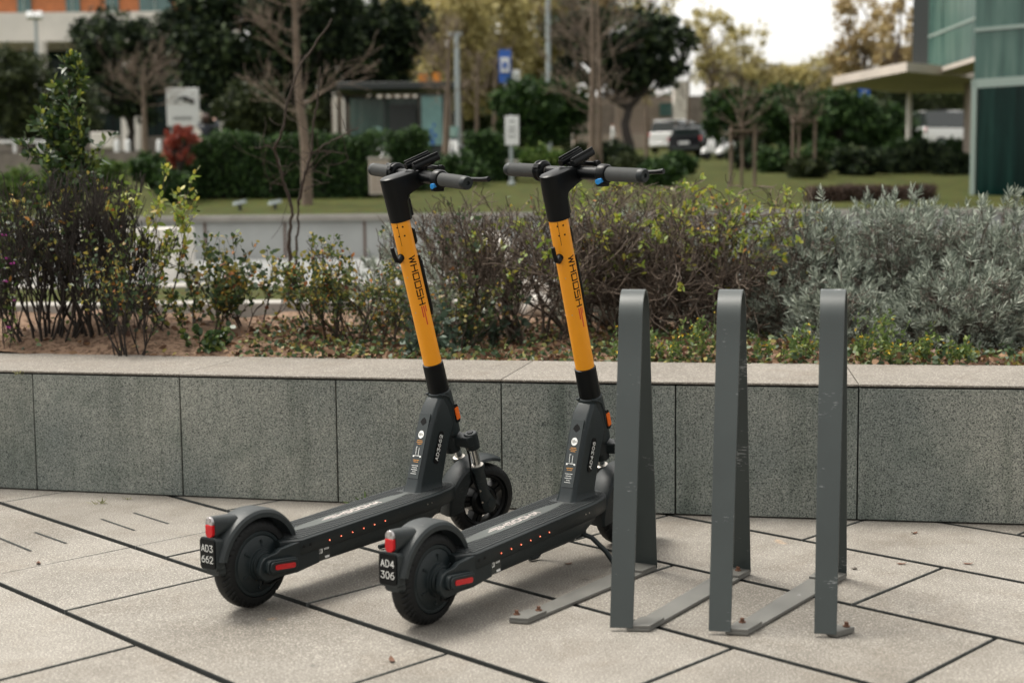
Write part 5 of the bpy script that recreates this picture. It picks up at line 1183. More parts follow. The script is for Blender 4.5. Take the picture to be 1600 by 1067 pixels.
# ---------------------------------------------------------------- buildings, street things, people, vehicles
CM = {}
CM['white'] = plain('white_render', (.72,.68,.62), .7, var=.06, vscale=1)
CM['orange'] = plain('orange_timber_cladding', (.42,.14,.045), .6, var=.2, vscale=2)
CM['glass'] = plain('teal_window_glass', (.045,.11,.105), .12, var=.3, vscale=.6, spec=.8)
def streaky(name, stops, rough, spec):  # upright streaks paint reflections into the glass colour
    m, n, b = new_mat(name); tc = N(n, 'ShaderNodeTexCoord'); mp = N(n, 'ShaderNodeMapping'); mp.inputs['Scale'].default_value = (3.2, 3.2, .22); n.links.new(tc.outputs['Object'], mp.inputs['Vector'])
    no = N(n, 'ShaderNodeTexNoise', Scale=1.6, Detail=5.0, Roughness=.6); n.links.new(mp.outputs[0], no.inputs['Vector']); r = ramp(n, stops, no.outputs['Fac'])
    n.links.new(r.outputs['Color'], b.inputs['Base Color']); b.inputs['Roughness'].default_value = rough; b.inputs['Specular IOR Level'].default_value = spec; return m
CM['darkglass'] = streaky('dark_green_glass', [(.35, (.001,.006,.0055)), (.55, (.003,.018,.015)), (.75, (.012,.042,.034))], .12, .16)
CM['greenglass'] = streaky('pale_green_glass', [(.3, (.022,.052,.045)), (.5, (.050,.105,.088)), (.75, (.12,.185,.155))], .12, .4)
CM['mull'] = plain('pale_green_metal', (.24,.30,.27), .4)
CM['steel'] = plain('galvanised_steel', (.32,.36,.36), .45, .3)
CM['dark'] = plain('dark_painted_metal', (.02,.025,.024), .5)
CM['stone'] = plain('old_stone', (.19,.165,.14), .9, var=.3, vscale=2)
CM['canopy'] = plain('board_marked_concrete', (.52,.46,.40), .8, var=.12, vscale=1.2)
CM['louvre'] = plain('pale_louvre', (.36,.30,.25), .7)
CM['signblue'] = plain('sign_blue', (.015,.10,.42), .4)
CM['signwhite'] = plain('sign_white', (.72,.73,.72), .5)
CM['carwhite'] = plain('white_car_paint', (.75,.75,.74), .18, spec=.6)
CM['carblack'] = plain('black_car_paint', (.012,.013,.016), .12, spec=.6)
CM['carglass'] = plain('car_glass', (.02,.028,.028), .06, spec=.8)
CM['tail'] = plain('tail_lamp_red', (.50,.02,.02), .2)
CM['skin'] = plain('skin', (.42,.24,.17), .6)
CM['hair'] = plain('brown_hair', (.045,.022,.014), .7)
CM['jacket'] = plain('dark_navy_jacket', (.012,.016,.024), .8, var=.2, vscale=10)
CM['shirt'] = plain('white_shirt', (.62,.62,.60), .8)
CM['trousers'] = plain('pale_trousers', (.45,.43,.40), .8)
CM['adblue'] = plain('teal_poster', (.16,.30,.29), .4, var=.3, vscale=1.5)
CM['orangead'] = plain('orange_panel', (.70,.25,.03), .5)

# concrete bench block behind the bed, pale boulders
mb = MB(); bx0, bx1 = at(40, 380, 13.2).x, at(282, 380, 13.2).x
ob = tag(empty('concrete_block', ((bx0+bx1)/2, 13.4, .42)), 'long pale concrete bench block seen through the blackish bare bushes', 'block')
mb.box((0, 0, .265), (bx1-bx0-.0, .8, .53)); mb.build('block_body', CM['white'], ob, bevel=.015)
mb = MB(); mb.box((-.12, -.405, .2), (bx1-bx0-.9, .02, .36)); mb.build('front_panel', M['concrete'], ob)  # grey sheet on the front, darker than the block's top and end
def boulder(label, px, py, Y, r, seed):
    c = at(px, py, Y); R = np.random.default_rng(seed); bm = bmesh.new(); bmesh.ops.create_icosphere(bm, subdivisions=4, radius=1)
    for v in bm.verts:
        d = v.co.copy(); k = 1+.18*math.sin(d.x*3.1+seed)+.14*math.sin(d.y*4+d.z*5+seed*2)+.05*math.sin(d.x*13+d.z*9); v.co = Vector((d.x*r[0], d.y*r[1], d.z*r[2]))*k
    me = bpy.data.meshes.new('pale_boulder'); bm.to_mesh(me); bm.free(); me.materials.append(CM['white']); me.shade_smooth()
    o = bpy.data.objects.new('pale_boulder', me); COL.objects.link(o); o.location = (c.x, Y, c.z); tag(o, label, 'boulder')
boulder('largest whitish boulder showing through the twigs between the two stems', 760, 440, 8.0, (.22, .18, .24), 1)
boulder('whitish boulder showing through the twigs right of the right stem', 975, 425, 8.0, (.20, .16, .22), 2)
boulder('small whitish boulder low through the twigs left of the right stem', 845, 470, 7.9, (.13, .12, .13), 3)

# left building: white band, orange cladding, windows, arcade with white columns
YB = 95.0
bl = tag(empty('office_building', (at(120, 100, YB).x, YB, 0)), 'office building with orange cladding over a white band at the top left', 'building'); ox_ = bl.location.x
L_ = at(-60, 50, YB); Rr = at(330, 50, YB)
def bb(name, x0, y0, x1, y1, mat, dy=0.0, th=.4, parent=bl, Y=YB, bev=0):
    a = at(x0, y0, Y); b = at(x1, y1, Y); px_, py_, pz_ = parent.location; mb = MB()
    mb.box(((a.x+b.x)/2-px_, Y+dy+th/2-py_, (a.z+b.z)/2-pz_), (abs(b.x-a.x), th, abs(a.z-b.z))); return mb.build(name, mat, parent, bevel=bev)
bb('wall', -80, -60, 340, 25, CM['orange'], 0, 8)
for x0, x1 in ((25,50),(101,126),(163,187),(216,268),(295,325)):
    f = bb('window', x0, -60, x1, 21, CM['glass'], -.15, .12); 
    g = bb('window_bar', (x0+x1)/2-.6, -60, (x0+x1)/2+.6, 21, CM['mull'], -.25, .09); g.parent = f
bb('wall_band', -80, 25.5, 340, 66, CM['white'], -1.2, 9)
bb('arcade_wall', -80, 68, 340, 232, CM['darkglass'], 4, .4)
bb('white_fascia', 140, 150, 200, 172, CM['white'], 1.5, .5)
bb('floor_slab', -80, 218, 340, 236, CM['stone'], -1, 6)
for x0, x1, x2, x3 in ((191,204,194,207),(212,219,215,221),(296,310,300,318),(345,366,345,366),(60,72,60,72)):
    a = at(x0, 66, YB-2); b = at(x1, 66, YB-2); c = at(x2, 236, YB-2); d = at(x3, 236, YB-2); mb = MB()
    mb.loft([[(c.x-ox_, -2.6, c.z), (d.x-ox_, -2.6, d.z), (d.x-ox_, -1.8, d.z), (c.x-ox_, -1.8, c.z)], [(a.x-ox_, -2.6, a.z), (b.x-ox_, -2.6, b.z), (b.x-ox_, -1.8, b.z), (a.x-ox_, -1.8, a.z)]]); mb.build('column', CM['white'], bl)
# floodlight pole in front of the building
fp = tag(empty('floodlight_mast', (at(57, 60, 70).x, 70, terr(0, 70))), 'twin floodlight on a mast in front of the white band', 'street lamp'); h = at(57, 30, 70).z-terr(0, 70)
mb = MB(); mb.tube([(0, 0, 0), (0, 0, h)], .09, 8); mb.build('pole', CM['steel'], fp)
for dx in (-.18, .18): mb = MB(); mb.box((dx*1.2, -.1, h+.15), (.38, .3, .35), Matrix.Rotation(R_(-25), 3, 'X')); mb.build('lamp_head', CM['signwhite'], fp, bevel=.02)
# stone terrace wall with railing and posts, left
tw = tag(empty('terrace_wall', (at(100, 250, 42).x, 42, terr(0, 42))), 'old grey stone terrace wall below a thin railing at the left', 'wall')
bb('wall_body', -60, 240, 275, 275, CM['stone'], 0, .6, tw, 42)
rl = tag(empty('metal_railing', (at(40, 225, 43).x, 43, terr(0, 43))), 'thin pale metal railing on the terrace wall at the left edge', 'railing')
bb('rail', -60, 220, 80, 223, CM['signwhite'], 0, .06, rl, 43)
for x0 in (-20, 20, 58): bb('post', x0, 222, x0+5, 243, CM['signwhite'], 0, .08, rl, 43)
o = tag(empty('stone_block', (at(158, 220, 46).x, 46, 2.6)), 'white square block on the terrace left of the white columns', 'block'); bb('block_body', 141, 207, 176, 231, CM['white'], 0, .8, o, 46, .02)
for x0, lab in ((183, 'short white bollard right of the white square block'), (200, 'short white bollard at the foot of the white column'), (249, 'short white bollard left of the red bush')):
    c = at(x0, 240, 45); mb = MB(); h = pxlen(21, 45); mb.lathe([(0, .09), (h*.85, .085), (h*.95, .07), (h, .03)], (0, 0, 0), (0, 0, 1), 16); b_ = mb.build('bollard', CM['signwhite']); b_.location = c; tag(b_, lab, 'bollard', 'white bollards on the terrace')
# billboard
bd = tag(empty('billboard', (at(285, 200, 41).x, 41, terr(0, 41))), 'white billboard with a dark abstract splash behind the red bush', 'billboard')
bb('panel', 259, 138, 311, 197, CM['signwhite'], 0, .12, bd, 41, .01)
for x0 in (266, 300): bb('post', x0, 197, x0+4, 262, CM['steel'], .02, .08, bd, 41)
mb = MB(); R = random.Random(4)
for k in range(26):
    t = k/25; px = 271+t*29; py = 162-9*math.sin(t*3.0)+R.uniform(-2, 2)
    c = at(px, py, 40.98); s_ = pxlen(R.uniform(.6, 2.2)+(3.2 if 14 < k < 20 or k > 23 else 0), 41)
    mb.add([(c.x-bd.location.x+s_*math.cos(a), -.025-.0006*k, c.z-bd.location.z+s_*.7*math.sin(a)) for a in np.linspace(0, 2*math.pi, 9)[:-1]], [tuple(range(8))])
for yy in (183, 186): 
    a = at(270, yy, 40.97); b = at(300, yy+.8, 40.97); mb.add([(a.x-bd.location.x, -.03, a.z-bd.location.z), (b.x-bd.location.x, -.03, a.z-bd.location.z), (b.x-bd.location.x, -.03, b.z-bd.location.z), (a.x-bd.location.x, -.03, b.z-bd.location.z)], [(0,1,2,3)])
mb.build('print', CM['dark'], bd, smooth=False)

# people: one skinned body each, hair and clothes as parts of colour by region
def skin_person(name, label, X, Y, Z, rz, joints, edges, regions, sc=1.0):
    """joints: name->(x,y,z,r); regions: list of (material, test) painted per face of the single body mesh"""
    me = bpy.data.meshes.new('person'); names = list(joints); me.from_pydata([joints[n][:3] for n in names], [(names.index(a), names.index(b)) for a, b in edges], [])
    o = bpy.data.objects.new(name, me); COL.objects.link(o)
    sk = o.modifiers.new('skin', 'SKIN'); lay = me.skin_vertices[0].data if me.skin_vertices else None
    if lay is None:
        bm = bmesh.new(); bm.from_mesh(me); l_ = bm.verts.layers.skin.verify(); bm.to_mesh(me); bm.free(); lay = me.skin_vertices[0].data
    for i, n in enumerate(names): lay[i].radius = (joints[n][3], joints[n][3]*(1.0 if len(joints[n]) < 5 else joints[n][4])); lay[i].use_root = (n == 'pelvis')
    ss = o.modifiers.new('sub', 'SUBSURF'); ss.levels = 2; ss.render_levels = 2
    dg = bpy.context.evaluated_depsgraph_get(); ev = o.evaluated_get(dg); m2 = bpy.data.meshes.new_from_object(ev); o.modifiers.clear(); o.data = m2
    m2.materials.clear()
    for mt, _ in regions: m2.materials.append(mt)
    for p in m2.polygons:
        for i, (_, tst) in enumerate(regions):
            if tst(p.center): p.material_index = i; break
    m2.shade_smooth(); o.location = (X, Y, Z); o.rotation_euler = (0, 0, rz); o.scale = (sc,)*3; tag(o, label, 'person'); return o
SKEL = {'pelvis': (0,0,.95,.14,.8), 'waist': (0,0,1.12,.125,.75), 'chest': (0,0,1.32,.155,.7), 'neckb': (0,0,1.46,.075), 'neck': (0,-.01,1.53,.055), 'head': (0,-.02,1.63,.085,1.1), 'crown': (0,-.02,1.72,.075,1.1),
 'shL': (.17,0,1.42,.062), 'shR': (-.17,0,1.42,.062), 'hipL': (.09,0,.90,.095), 'hipR': (-.09,0,.90,.095)}
BE = [('pelvis','waist'),('waist','chest'),('chest','neckb'),('neckb','neck'),('neck','head'),('head','crown'),('chest','shL'),('chest','shR'),('pelvis','hipL'),('pelvis','hipR')]
def limb(S, E, root_, pts):
    prev = root_
    for n, v in pts: S[n] = v; E.append((prev, n)); prev = n
S_ = dict(SKEL); E_ = list(BE)
for sx, sg in (('L', 1), ('R', -1)):
    limb(S_, E_, 'hip'+sx, [('kn'+sx, (sg*.10, 0, .50, .062)), ('an'+sx, (sg*.11, .02, .09, .042)), ('to'+sx, (sg*.12, -.16, .04, .038))])
limb(S_, E_, 'shL', [('elL', (.34, -.12, 1.50, .045)), ('wrL', (.14, -.26, 1.68, .033)), ('haL', (.08, -.28, 1.72, .036))])
limb(S_, E_, 'shR', [('elR', (-.32, -.14, 1.46, .045)), ('wrR', (-.10, -.26, 1.64, .033)), ('haR', (-.05, -.28, 1.68, .036))])
c = at(322, 180, 36)
p1 = skin_person('person', 'person in a dark jacket with both arms raised, standing behind the clipped hedge', c.x, 36, terr(0, 36), R_(160), S_, E_,
  [(CM['skin'], lambda q: abs(q.x) < .17 and q.y < -.235 and q.z > 1.6), (CM['skin'], lambda q: q.z > 1.5 and abs(q.x) < .12 and q.y < -.05), (CM['jacket'], lambda q: .55 < q.z < 1.52 or abs(q.x) > .12), (CM['hair'], lambda q: q.z > 1.52), (CM['dark'], lambda q: True)], 1.0)
mb = MB(); 
bmh = bmesh.new(); bmesh.ops.create_icosphere(bmh, subdivisions=3, radius=.125)
for v in bmh.verts: v.co = Vector((v.co.x*.95, v.co.y*1.0+.03, v.co.z*1.05+1.66)) if v.co.y > -.06 else Vector((v.co.x*.8, -.03, v.co.z*.9+1.68))
me = bpy.data.meshes.new('hair'); bmh.to_mesh(me); bmh.free(); me.materials.append(CM['hair']); me.shade_smooth(); hh = bpy.data.objects.new('hair', me); COL.objects.link(hh); hh.parent = p1
S_ = dict(SKEL); E_ = list(BE)
limb(S_, E_, 'hipL', [('knL', (.10,-.16,.52,.065)), ('anL', (.10,-.22,.10,.043)), ('toL', (.11,-.36,.05,.038))])
limb(S_, E_, 'hipR', [('knR', (-.10,.06,.50,.065)), ('anR', (-.10,.32,.16,.043)), ('toR', (-.11,.24,.05,.038))])
limb(S_, E_, 'shL', [('elL', (.25,.10,1.15,.045)), ('wrL', (.25,.02,.93,.033)), ('haL', (.25,-.02,.85,.036))])
limb(S_, E_, 'shR', [('elR', (-.25,-.08,1.15,.045)), ('wrR', (-.24,-.24,.98,.033)), ('haR', (-.24,-.28,.92,.036))])
c = at(957, 200, 76)
skin_person('person', 'distant walking person in white top and pale trousers, left of the bent trunk', c.x, 76, terr(0, 76), R_(80), S_, E_, [(CM['hair'], lambda q: q.z > 1.60), (CM['skin'], lambda q: q.z > 1.50 or (abs(q.x) > .2 and q.z < 1.0)), (CM['shirt'], lambda q: q.z > .88), (CM['trousers'], lambda q: q.z > .10), (CM['dark'], lambda q: True)], 1.0)

# bus shelter
YS = 44.0; g = terr(0, YS); sh = tag(empty('bus_shelter', (at(622, 250, YS).x, YS, g)), 'dark framed bus shelter with a teal advert panel behind the hedges', 'bus shelter')
bb('roof', 530, 133, 716, 142, CM['dark'], -.8, 2.0, sh, YS, .02)
for x0 in (536, 598, 650, 712): bb('post', x0, 142, x0+5, 268, CM['dark'], .3, .1, sh, YS)
bb('rear_glass', 541, 150, 650, 235, CM['greenglass'], .9, .03, sh, YS)
bb('timetable_panel', 606, 163, 650, 206, CM['dark'], .2, .06, sh, YS)
ad = bb('advert_frame', 657, 148, 697, 270, CM['dark'], -.5, .25, sh, YS); p = bb('poster', 660, 153, 693, 228, CM['adblue'], -.53, .02, sh, YS); p.parent = ad
mb = MB(); c0 = at(676, 230, YS-.54)
for sx, sy, s_ in ((674, 205, 4), (678, 196, 3), (672, 215, 5), (680, 212, 4), (676, 222, 5)):
    c = at(sx, sy, YS-.54); r_ = pxlen(s_, YS); mb.add([(c.x-sh.location.x+r_*.6*math.cos(a), -.545, c.z-g+r_*math.sin(a)) for a in np.linspace(0, 2*math.pi, 9)[:-1]], [tuple(range(8))])
q = mb.build('poster_print', CM['signblue'], ad, smooth=False)
bb('bench', 560, 232, 640, 236, CM['dark'], .2, .5, sh, YS)
for x0, x1, yy, lab in ((654, 668, 116, 'left orange panel above the bus shelter roof'), (676, 689, 114, 'right orange panel above the bus shelter roof')):
    pz = tag(empty('orange_sign', (at(x0, 130, 58).x, 58, terr(0, 58))), lab, 'sign'); bb('panel', x0, yy, x1, yy+20, CM['orangead'], 0, .1, pz, 58); bb('post', (x0+x1)/2-1, yy+20, (x0+x1)/2+1, 250, CM['dark'], .02, .06, pz, 58)
# pale ribbed facade behind the shelter and louvred building to the right
rb = tag(empty('ribbed_building', (at(600, 150, 72).x, 72, terr(0, 72))), 'pale building with vertical ribs seen through the bus shelter', 'building')
bb('wall', 515, 138, 700, 232, CM['stone'], .6, 5, rb, 72)
for k in range(13): bb('rib', 520+k*14, 136, 526+k*14, 234, CM['white'], 0, .6, rb, 72)
lb = tag(empty('louvred_building', (at(1010, 170, 98).x, 98, terr(0, 98))), 'pale distant building with horizontal louvres and a white column behind the cars', 'building')
bb('wall', 900, 150, 1110, 232, CM['stone'], 1, 6, lb, 98)
for k in range(13): bb('louvre', 962, 158+k*5, 1050, 160+k*5, CM['louvre'], 0, .5, lb, 98)
bb('column', 1052, 128, 1074, 225, CM['white'], -.5, 1, lb, 98)
bb('window', 1030, 162, 1050, 182, CM['glass'], -.2, .1, lb, 98); bb('wall_base', 895, 212, 1100, 236, CM['louvre'], -1, 1, lb, 98)
hb = tag(empty('low_building', (at(1250, 120, 130).x, 130, terr(0, 130))), 'low beige building on the horizon beneath the open sky', 'building')
bb('wall', 1120, 108, 1420, 215, CM['louvre'], 0, 8, hb, 130); bb('roof', 1118, 104, 1425, 109, CM['white'], -1, 10, hb, 130)
for x0, x1 in ((1150,1170),(1205,1225),(1236,1262),(1300,1330),(1360,1380)): bb('window', x0, 112, x1, 128, CM['darkglass'], -.15, .1, hb, 130)
for k in range(8):
    pass
# poles and signs
def pole(name, label, px, y0, Y, r, cat, parts, mat='steel'):
    g = terr(0, Y); c = at(px, 250, Y); root = tag(empty(name, (c.x, Y, g)), label, cat); h = at(px, y0, Y).z-g
    mb = MB(); mb.tube([(0, 0, 0), (0, 0, h)], [r, r*.8], 12); mb.lathe([(0, r*2), (.06, r*2), (.08, r*1.2)], (0, 0, 0), (0, 0, 1), 12); mb.build('pole', CM[mat], root)
    for nm, x0, ya, x1, yb, mt, dy in parts: bb(nm, x0, ya, x1, yb, CM[mt], dy, .04, root, Y, .004)
    return root
pole('lamp_post', 'tall pale grey lamp post rising left of the parallel leafless trunks', 858, -60, 58, .12, 'lamp post', [('lamp_head', 850, -66, 895, -60, 'steel', 0)])
pole('lamp_post', 'grey post beside the bus shelter advert', 716, 55, 43.2, .10, 'lamp post', [('lamp_head', 700, 50, 722, 56, 'steel', 0)])
r_ = pole('bus_stop_sign', 'blue and white bus stop sign above the rounded clipped tree', 790, 79, 47, .05, 'sign', [('sign_plate', 779, 79, 799, 130, 'signblue', -.1), ('sign_panel', 782, 91, 796, 114, 'signwhite', -.16), ('side_plate', 801, 110, 812, 129, 'signwhite', -.08)])
mb = MB(); c = at(789, 103, 47); 
for dx, dz, w_, h_ in ((0, .02, .16, .16), (0, -.1, .18, .05)): mb.box((c.x-r_.location.x+dx, -.175, c.z-r_.location.z+dz), (w_, .01, h_))
mb.build('bus_symbol', CM['signblue'], r_)
r_ = pole('notice_sign', 'small white notice sign on a steel post between the two handlebars', 799, 180, 31, .045, 'sign', [('sign_plate', 789, 182, 811, 227, 'signwhite', -.08)])
mb = MB()
for yy, w_ in ((190, 8), (200, 12), (206, 12), (214, 13)): c = at(800, yy, 31); mb.box((c.x-r_.location.x, -.085, c.z-r_.location.z), (pxlen(w_, 31), .008, .02))
mb.build('notice_print', CM['dark'], r_)
r_ = pole('pedestrian_sign', 'blue pedestrian crossing sign with a white triangle near the canopy tip', 1350, 137, 55, .05, 'sign', [('sign_plate', 1341, 137, 1358, 160, 'signblue', -.1), ('lower_plate', 1343, 161, 1357, 166, 'orangead', -.1)])
mb = MB(); c = at(1349.5, 149, 55); s_ = pxlen(7, 55); mb.add([(c.x-r_.location.x-s_, -.107, c.z-r_.location.z-s_), (c.x-r_.location.x+s_, -.107, c.z-r_.location.z-s_), (c.x-r_.location.x, -.107, c.z-r_.location.z+s_*1.1)], [(0,1,2)]); mb.build('triangle', CM['signwhite'], r_, smooth=False)
# utility cabinet, bench slabs, lawn floodlights
cb = tag(empty('utility_cabinet', (at(590, 305, 25.2).x, 25.2, terr(0, 25.2))), 'pale grey utility cabinet at the right end of the long clipped hedge', 'cabinet')
bb('cabinet_body', 576, 250, 607, 304, CM['canopy'], 0, .4, cb, 25.2, .01); bb('cabinet_roof', 574, 246, 609, 250, M['concrete_lt'], -.03, .46, cb, 25.2, .01); bb('door', 579, 254, 591, 300, CM['louvre'], -.012, .012, cb, 25.2); bb('door', 592, 254, 604, 300, CM['louvre'], -.012, .012, cb, 25.2)
bn = tag(empty('stone_bench', (at(790, 255, 33.5).x, 33.5, terr(0, 33.5))), 'pale stone bench slab behind the white notice sign', 'bench'); bb('seat', 770, 250, 815, 256, CM['white'], 0, .5, bn, 33.5, .01)
for x0 in (776, 804): bb('leg', x0, 256, x0+6, 266, CM['stone'], .05, .4, bn, 33.5)
for px, lab in ((375, 'small grey floodlight lying on the lawn edge before the clipped hedge'), (430, 'small grey floodlight on the lawn by the thick pale trunk')):
    fl = tag(empty('lawn_light', (at(px, 322, 21.5).x, 21.5, terr(0, 21.5))), lab, 'garden light'); mb = MB(); mb.loft([[(x, y, .10+x*.2) for x, y in rrect(.22, .14, .04, 4)], [(x, y, .16+x*.2) for x, y in rrect(.20, .12, .04, 4)]]); mb.build('lamp_head', CM['steel'], fl); mb = MB(); mb.box((0, 0, .05), (.05, .05, .12)); mb.build('spike', CM['dark'], fl)

# vehicles: lofted bodies
def car(label, px, Y, rz, L, W_, H, paint, prof_roof, cat='car', name='parked_car', z=None, plate=True):
    """local x forward; cross sections along x: (x, half width, z sill, z belt, z roof, half width roof)"""
    c = at(px, 240, Y); root = tag(empty(name, (c.x, Y, terr(0, Y)), rz), label, cat)
    rings = []
    for x, hw, zs, zb in prof_roof['body']:
        rings.append([(x*L, -hw*W_*.92, zs*H), (x*L, -hw*W_, zs*H+.1*H), (x*L, -hw*W_*1.0, zb*H*.8), (x*L, -hw*W_*.95, zb*H), (x*L, hw*W_*.95, zb*H), (x*L, hw*W_, zb*H*.8), (x*L, hw*W_, zs*H+.1*H), (x*L, hw*W_*.92, zs*H)])
    mb = MB(); mb.loft(rings); body = mb.build('body', CM[paint], root, bevel=.03, bseg=2, ang=50)
    rings = []
    for x, hwb, zb, hwt, zt in prof_roof['cabin']: rings.append([(x*L, -hwb*W_, zb*H), (x*L, -hwt*W_, zt*H), (x*L, hwt*W_, zt*H), (x*L, hwb*W_, zb*H)])
    mb = MB(); mb.loft(rings); mb.build('window', CM['carglass'], root, bevel=.02)
    r0, r1 = prof_roof['roof']; zt = prof_roof['rz']; mb = MB(); mb.loft([[(r0*L, y*W_, (zt-.015)*H) for y in (-.36, .36)]+[(r0*L, y*W_, zt*H) for y in (.34, -.34)], [((r0+r1)/2*L, y*W_, (zt+.005)*H) for y in (-.38, .38)]+[((r0+r1)/2*L, y*W_, (zt+.03)*H) for y in (.36, -.36)], [(r1*L, y*W_, (zt-.015)*H) for y in (-.36, .36)]+[(r1*L, y*W_, zt*H) for y in (.34, -.34)]]); mb.build('roof', CM[paint], root, bevel=.02)
    for sx in (-.32, .32):
        for sy in (-1, 1):
            mb = MB(); wr = H*.20; mb.lathe([(0, wr*.9), (.03, wr), (.17, wr), (.20, wr*.9)], (sx*L, sy*(W_*.5-.20), wr), (0, sy, 0), 28); wl = mb.build('wheel', M['rubber'], root)
            mb = MB(); mb.lathe([(0, wr*.62), (.012, wr*.6), (.02, wr*.2)], (sx*L, sy*(W_*.5+.0), wr), (0, sy, 0), 20); mb.build('rim', CM['steel'], wl)
    for sy in (-1, 1):
        mb = MB(); mb.box((-.490*L, sy*W_*.40, .52*H), (.06, .14*W_, .12*H)); mb.build('tail_light', CM['tail'], root, bevel=.01)
        mb = MB(); mb.box((.485*L, sy*W_*.36, .42*H), (.08, .18*W_, .08*H)); mb.build('headlight', CM['signwhite'], root, bevel=.01)
    mb = MB(); mb.box((-.503*L, 0, .40*H), (.02, .5, .11)); mb.build('number_plate', CM['signwhite'], root)
    mb = MB(); mb.box((-.498*L, 0, .24*H), (.08, W_*.86, .10*H)); mb.build('bumper', CM['dark' if paint == 'carblack' else paint], root, bevel=.02)
    return root
SUV = dict(body=[(-.5,.44,.20,.58),(-.47,.48,.16,.60),(-.2,.50,.14,.60),(.15,.50,.14,.60),(.35,.49,.15,.56),(.47,.46,.18,.48),(.5,.42,.22,.44)], cabin=[(-.47,.46,.59,.36,.90),(-.44,.46,.59,.37,.95),(-.1,.47,.59,.38,.97),(.10,.47,.59,.37,.93),(.24,.46,.58,.40,.62)], roof=(-.46,.12), rz=.955)
HAT = dict(body=[(-.5,.43,.22,.60),(-.46,.48,.16,.63),(-.2,.50,.14,.62),(.15,.50,.14,.60),(.35,.49,.15,.55),(.47,.45,.18,.46),(.5,.40,.24,.40)], cabin=[(-.45,.45,.61,.34,.82),(-.36,.46,.61,.37,.96),(-.1,.47,.61,.38,.98),(.08,.47,.60,.37,.93),(.24,.46,.58,.40,.62)], roof=(-.38,.08), rz=.965)
car('white SUV parked with its rear turned towards the plaza', 1062, 71, R_(62), 4.5, 1.85, 1.75, 'carwhite', SUV)
car('black hatchback with red tail lamps parked in front of the white SUV', 1097, 60, R_(58), 3.9, 1.7, 1.48, 'carblack', HAT)
VAN = dict(body=[(-.5,.46,.16,.60),(-.47,.49,.14,.60),(-.1,.50,.13,.60),(.3,.50,.13,.58),(.46,.47,.16,.46),(.5,.43,.2,.42)], cabin=[(-.48,.48,.59,.42,.95),(-.3,.48,.59,.43,.97),(.1,.48,.59,.42,.96),(.2,.48,.59,.42,.93),(.36,.47,.56,.44,.6)], roof=(-.485,.22), rz=.955)
v = car('white van parked under the concrete canopy', 1492, 60, R_(20), 4.6, 1.9, 1.95, 'carwhite', VAN, 'van', 'parked_van')
# motor scooters
def moped(label, px, Y, rz, col, Z=None):
    c = at(px, 240, Y); root = tag(empty('motor_scooter', (c.x, Y, terr(0, Y)), rz), label, 'motor scooter', 'parked motor scooters')
    for x in (-.62, .62):
        mb = MB(); mb.lathe([(-.06, .17), (-.05, .22), (0, .245), (.05, .22), (.06, .17)], (x, 0, .245), (0, 1, 0), 28); w_ = mb.build('wheel', M['rubber'], root); mb = MB(); mb.lathe([(-.05, .13), (0, .14), (.05, .13)], (x, 0, .245), (0, 1, 0), 20); mb.build('rim', CM['steel'], w_)
    mb = MB(); mb.loft([[(x, y, z) for y, z in rrect(w_, h_, min(w_, h_)*.4, 4, 0, zc)] for x, w_, h_, zc in ((-.85, .10, .10, .72), (-.70, .28, .30, .62), (-.35, .36, .38, .55), (-.08, .30, .20, .38), (.15, .34, .10, .28), (.30, .34, .12, .30))])
    mb.loft([[(x, y, z) for x, y in rrect(.10, w_, .04, 4, cx_, 0)] for z, w_, cx_ in ((.28, .34, .33), (.55, .40, .40), (.85, .34, .33), (1.0, .20, .27))])
    mb.loft([[(.62+.27*math.cos(a)*k, y, .25+.30*math.sin(a)*k) for a in np.linspace(.1, 2.8, 10) for k in (1.0,)] for y in (-.07, .07)], caps=True)
    mb.build('body', CM[col], root, bevel=.015)
    mb = MB(); mb.loft([[(x, y, z) for y, z in rrect(w_, .10, .04, 4, 0, zc)] for x, w_, zc in ((-.80, .18, .84), (-.4, .28, .80), (-.02, .20, .76))]); mb.build('seat', CM['dark'], root, bevel=.02)
    mb = MB(); mb.tube([(.25, -.33, 1.06), (.28, 0, 1.02), (.25, .33, 1.06)], .02, 8); mb.tube([(.62, 0, .25), (.30, 0, 1.0)], .03, 8); mb.build('handlebar', CM['dark'], root)
    mb = MB(); mb.loft([[(x, y, z) for y, z in rrect(w_, h_, .03, 3, 0, zc)] for x, w_, h_, zc in ((.36, .34, .05, 1.05), (.28, .36, .05, 1.2), (.20, .30, .04, 1.38))]); mb.build('windscreen', CM['greenglass'], root)
    mb = MB(); mb.lathe([(0, .07), (.03, .06)], (.45, 0, .88), (1, 0, 0), 16); mb.build('headlight', CM['signwhite'], root)
moped('white motor scooter parked right of the black hatchback', 1122, 54, R_(215), 'carwhite')
moped('dark motor scooter parked nearest the staked sapling', 1146, 55.5, R_(200), 'carblack')
moped('white motor scooter parked beside the bus shelter', 714, 41, R_(250), 'carwhite')
moped('white motor scooter seen between the clipped hedge and the squat shrub', 594, 40, R_(250), 'carwhite')

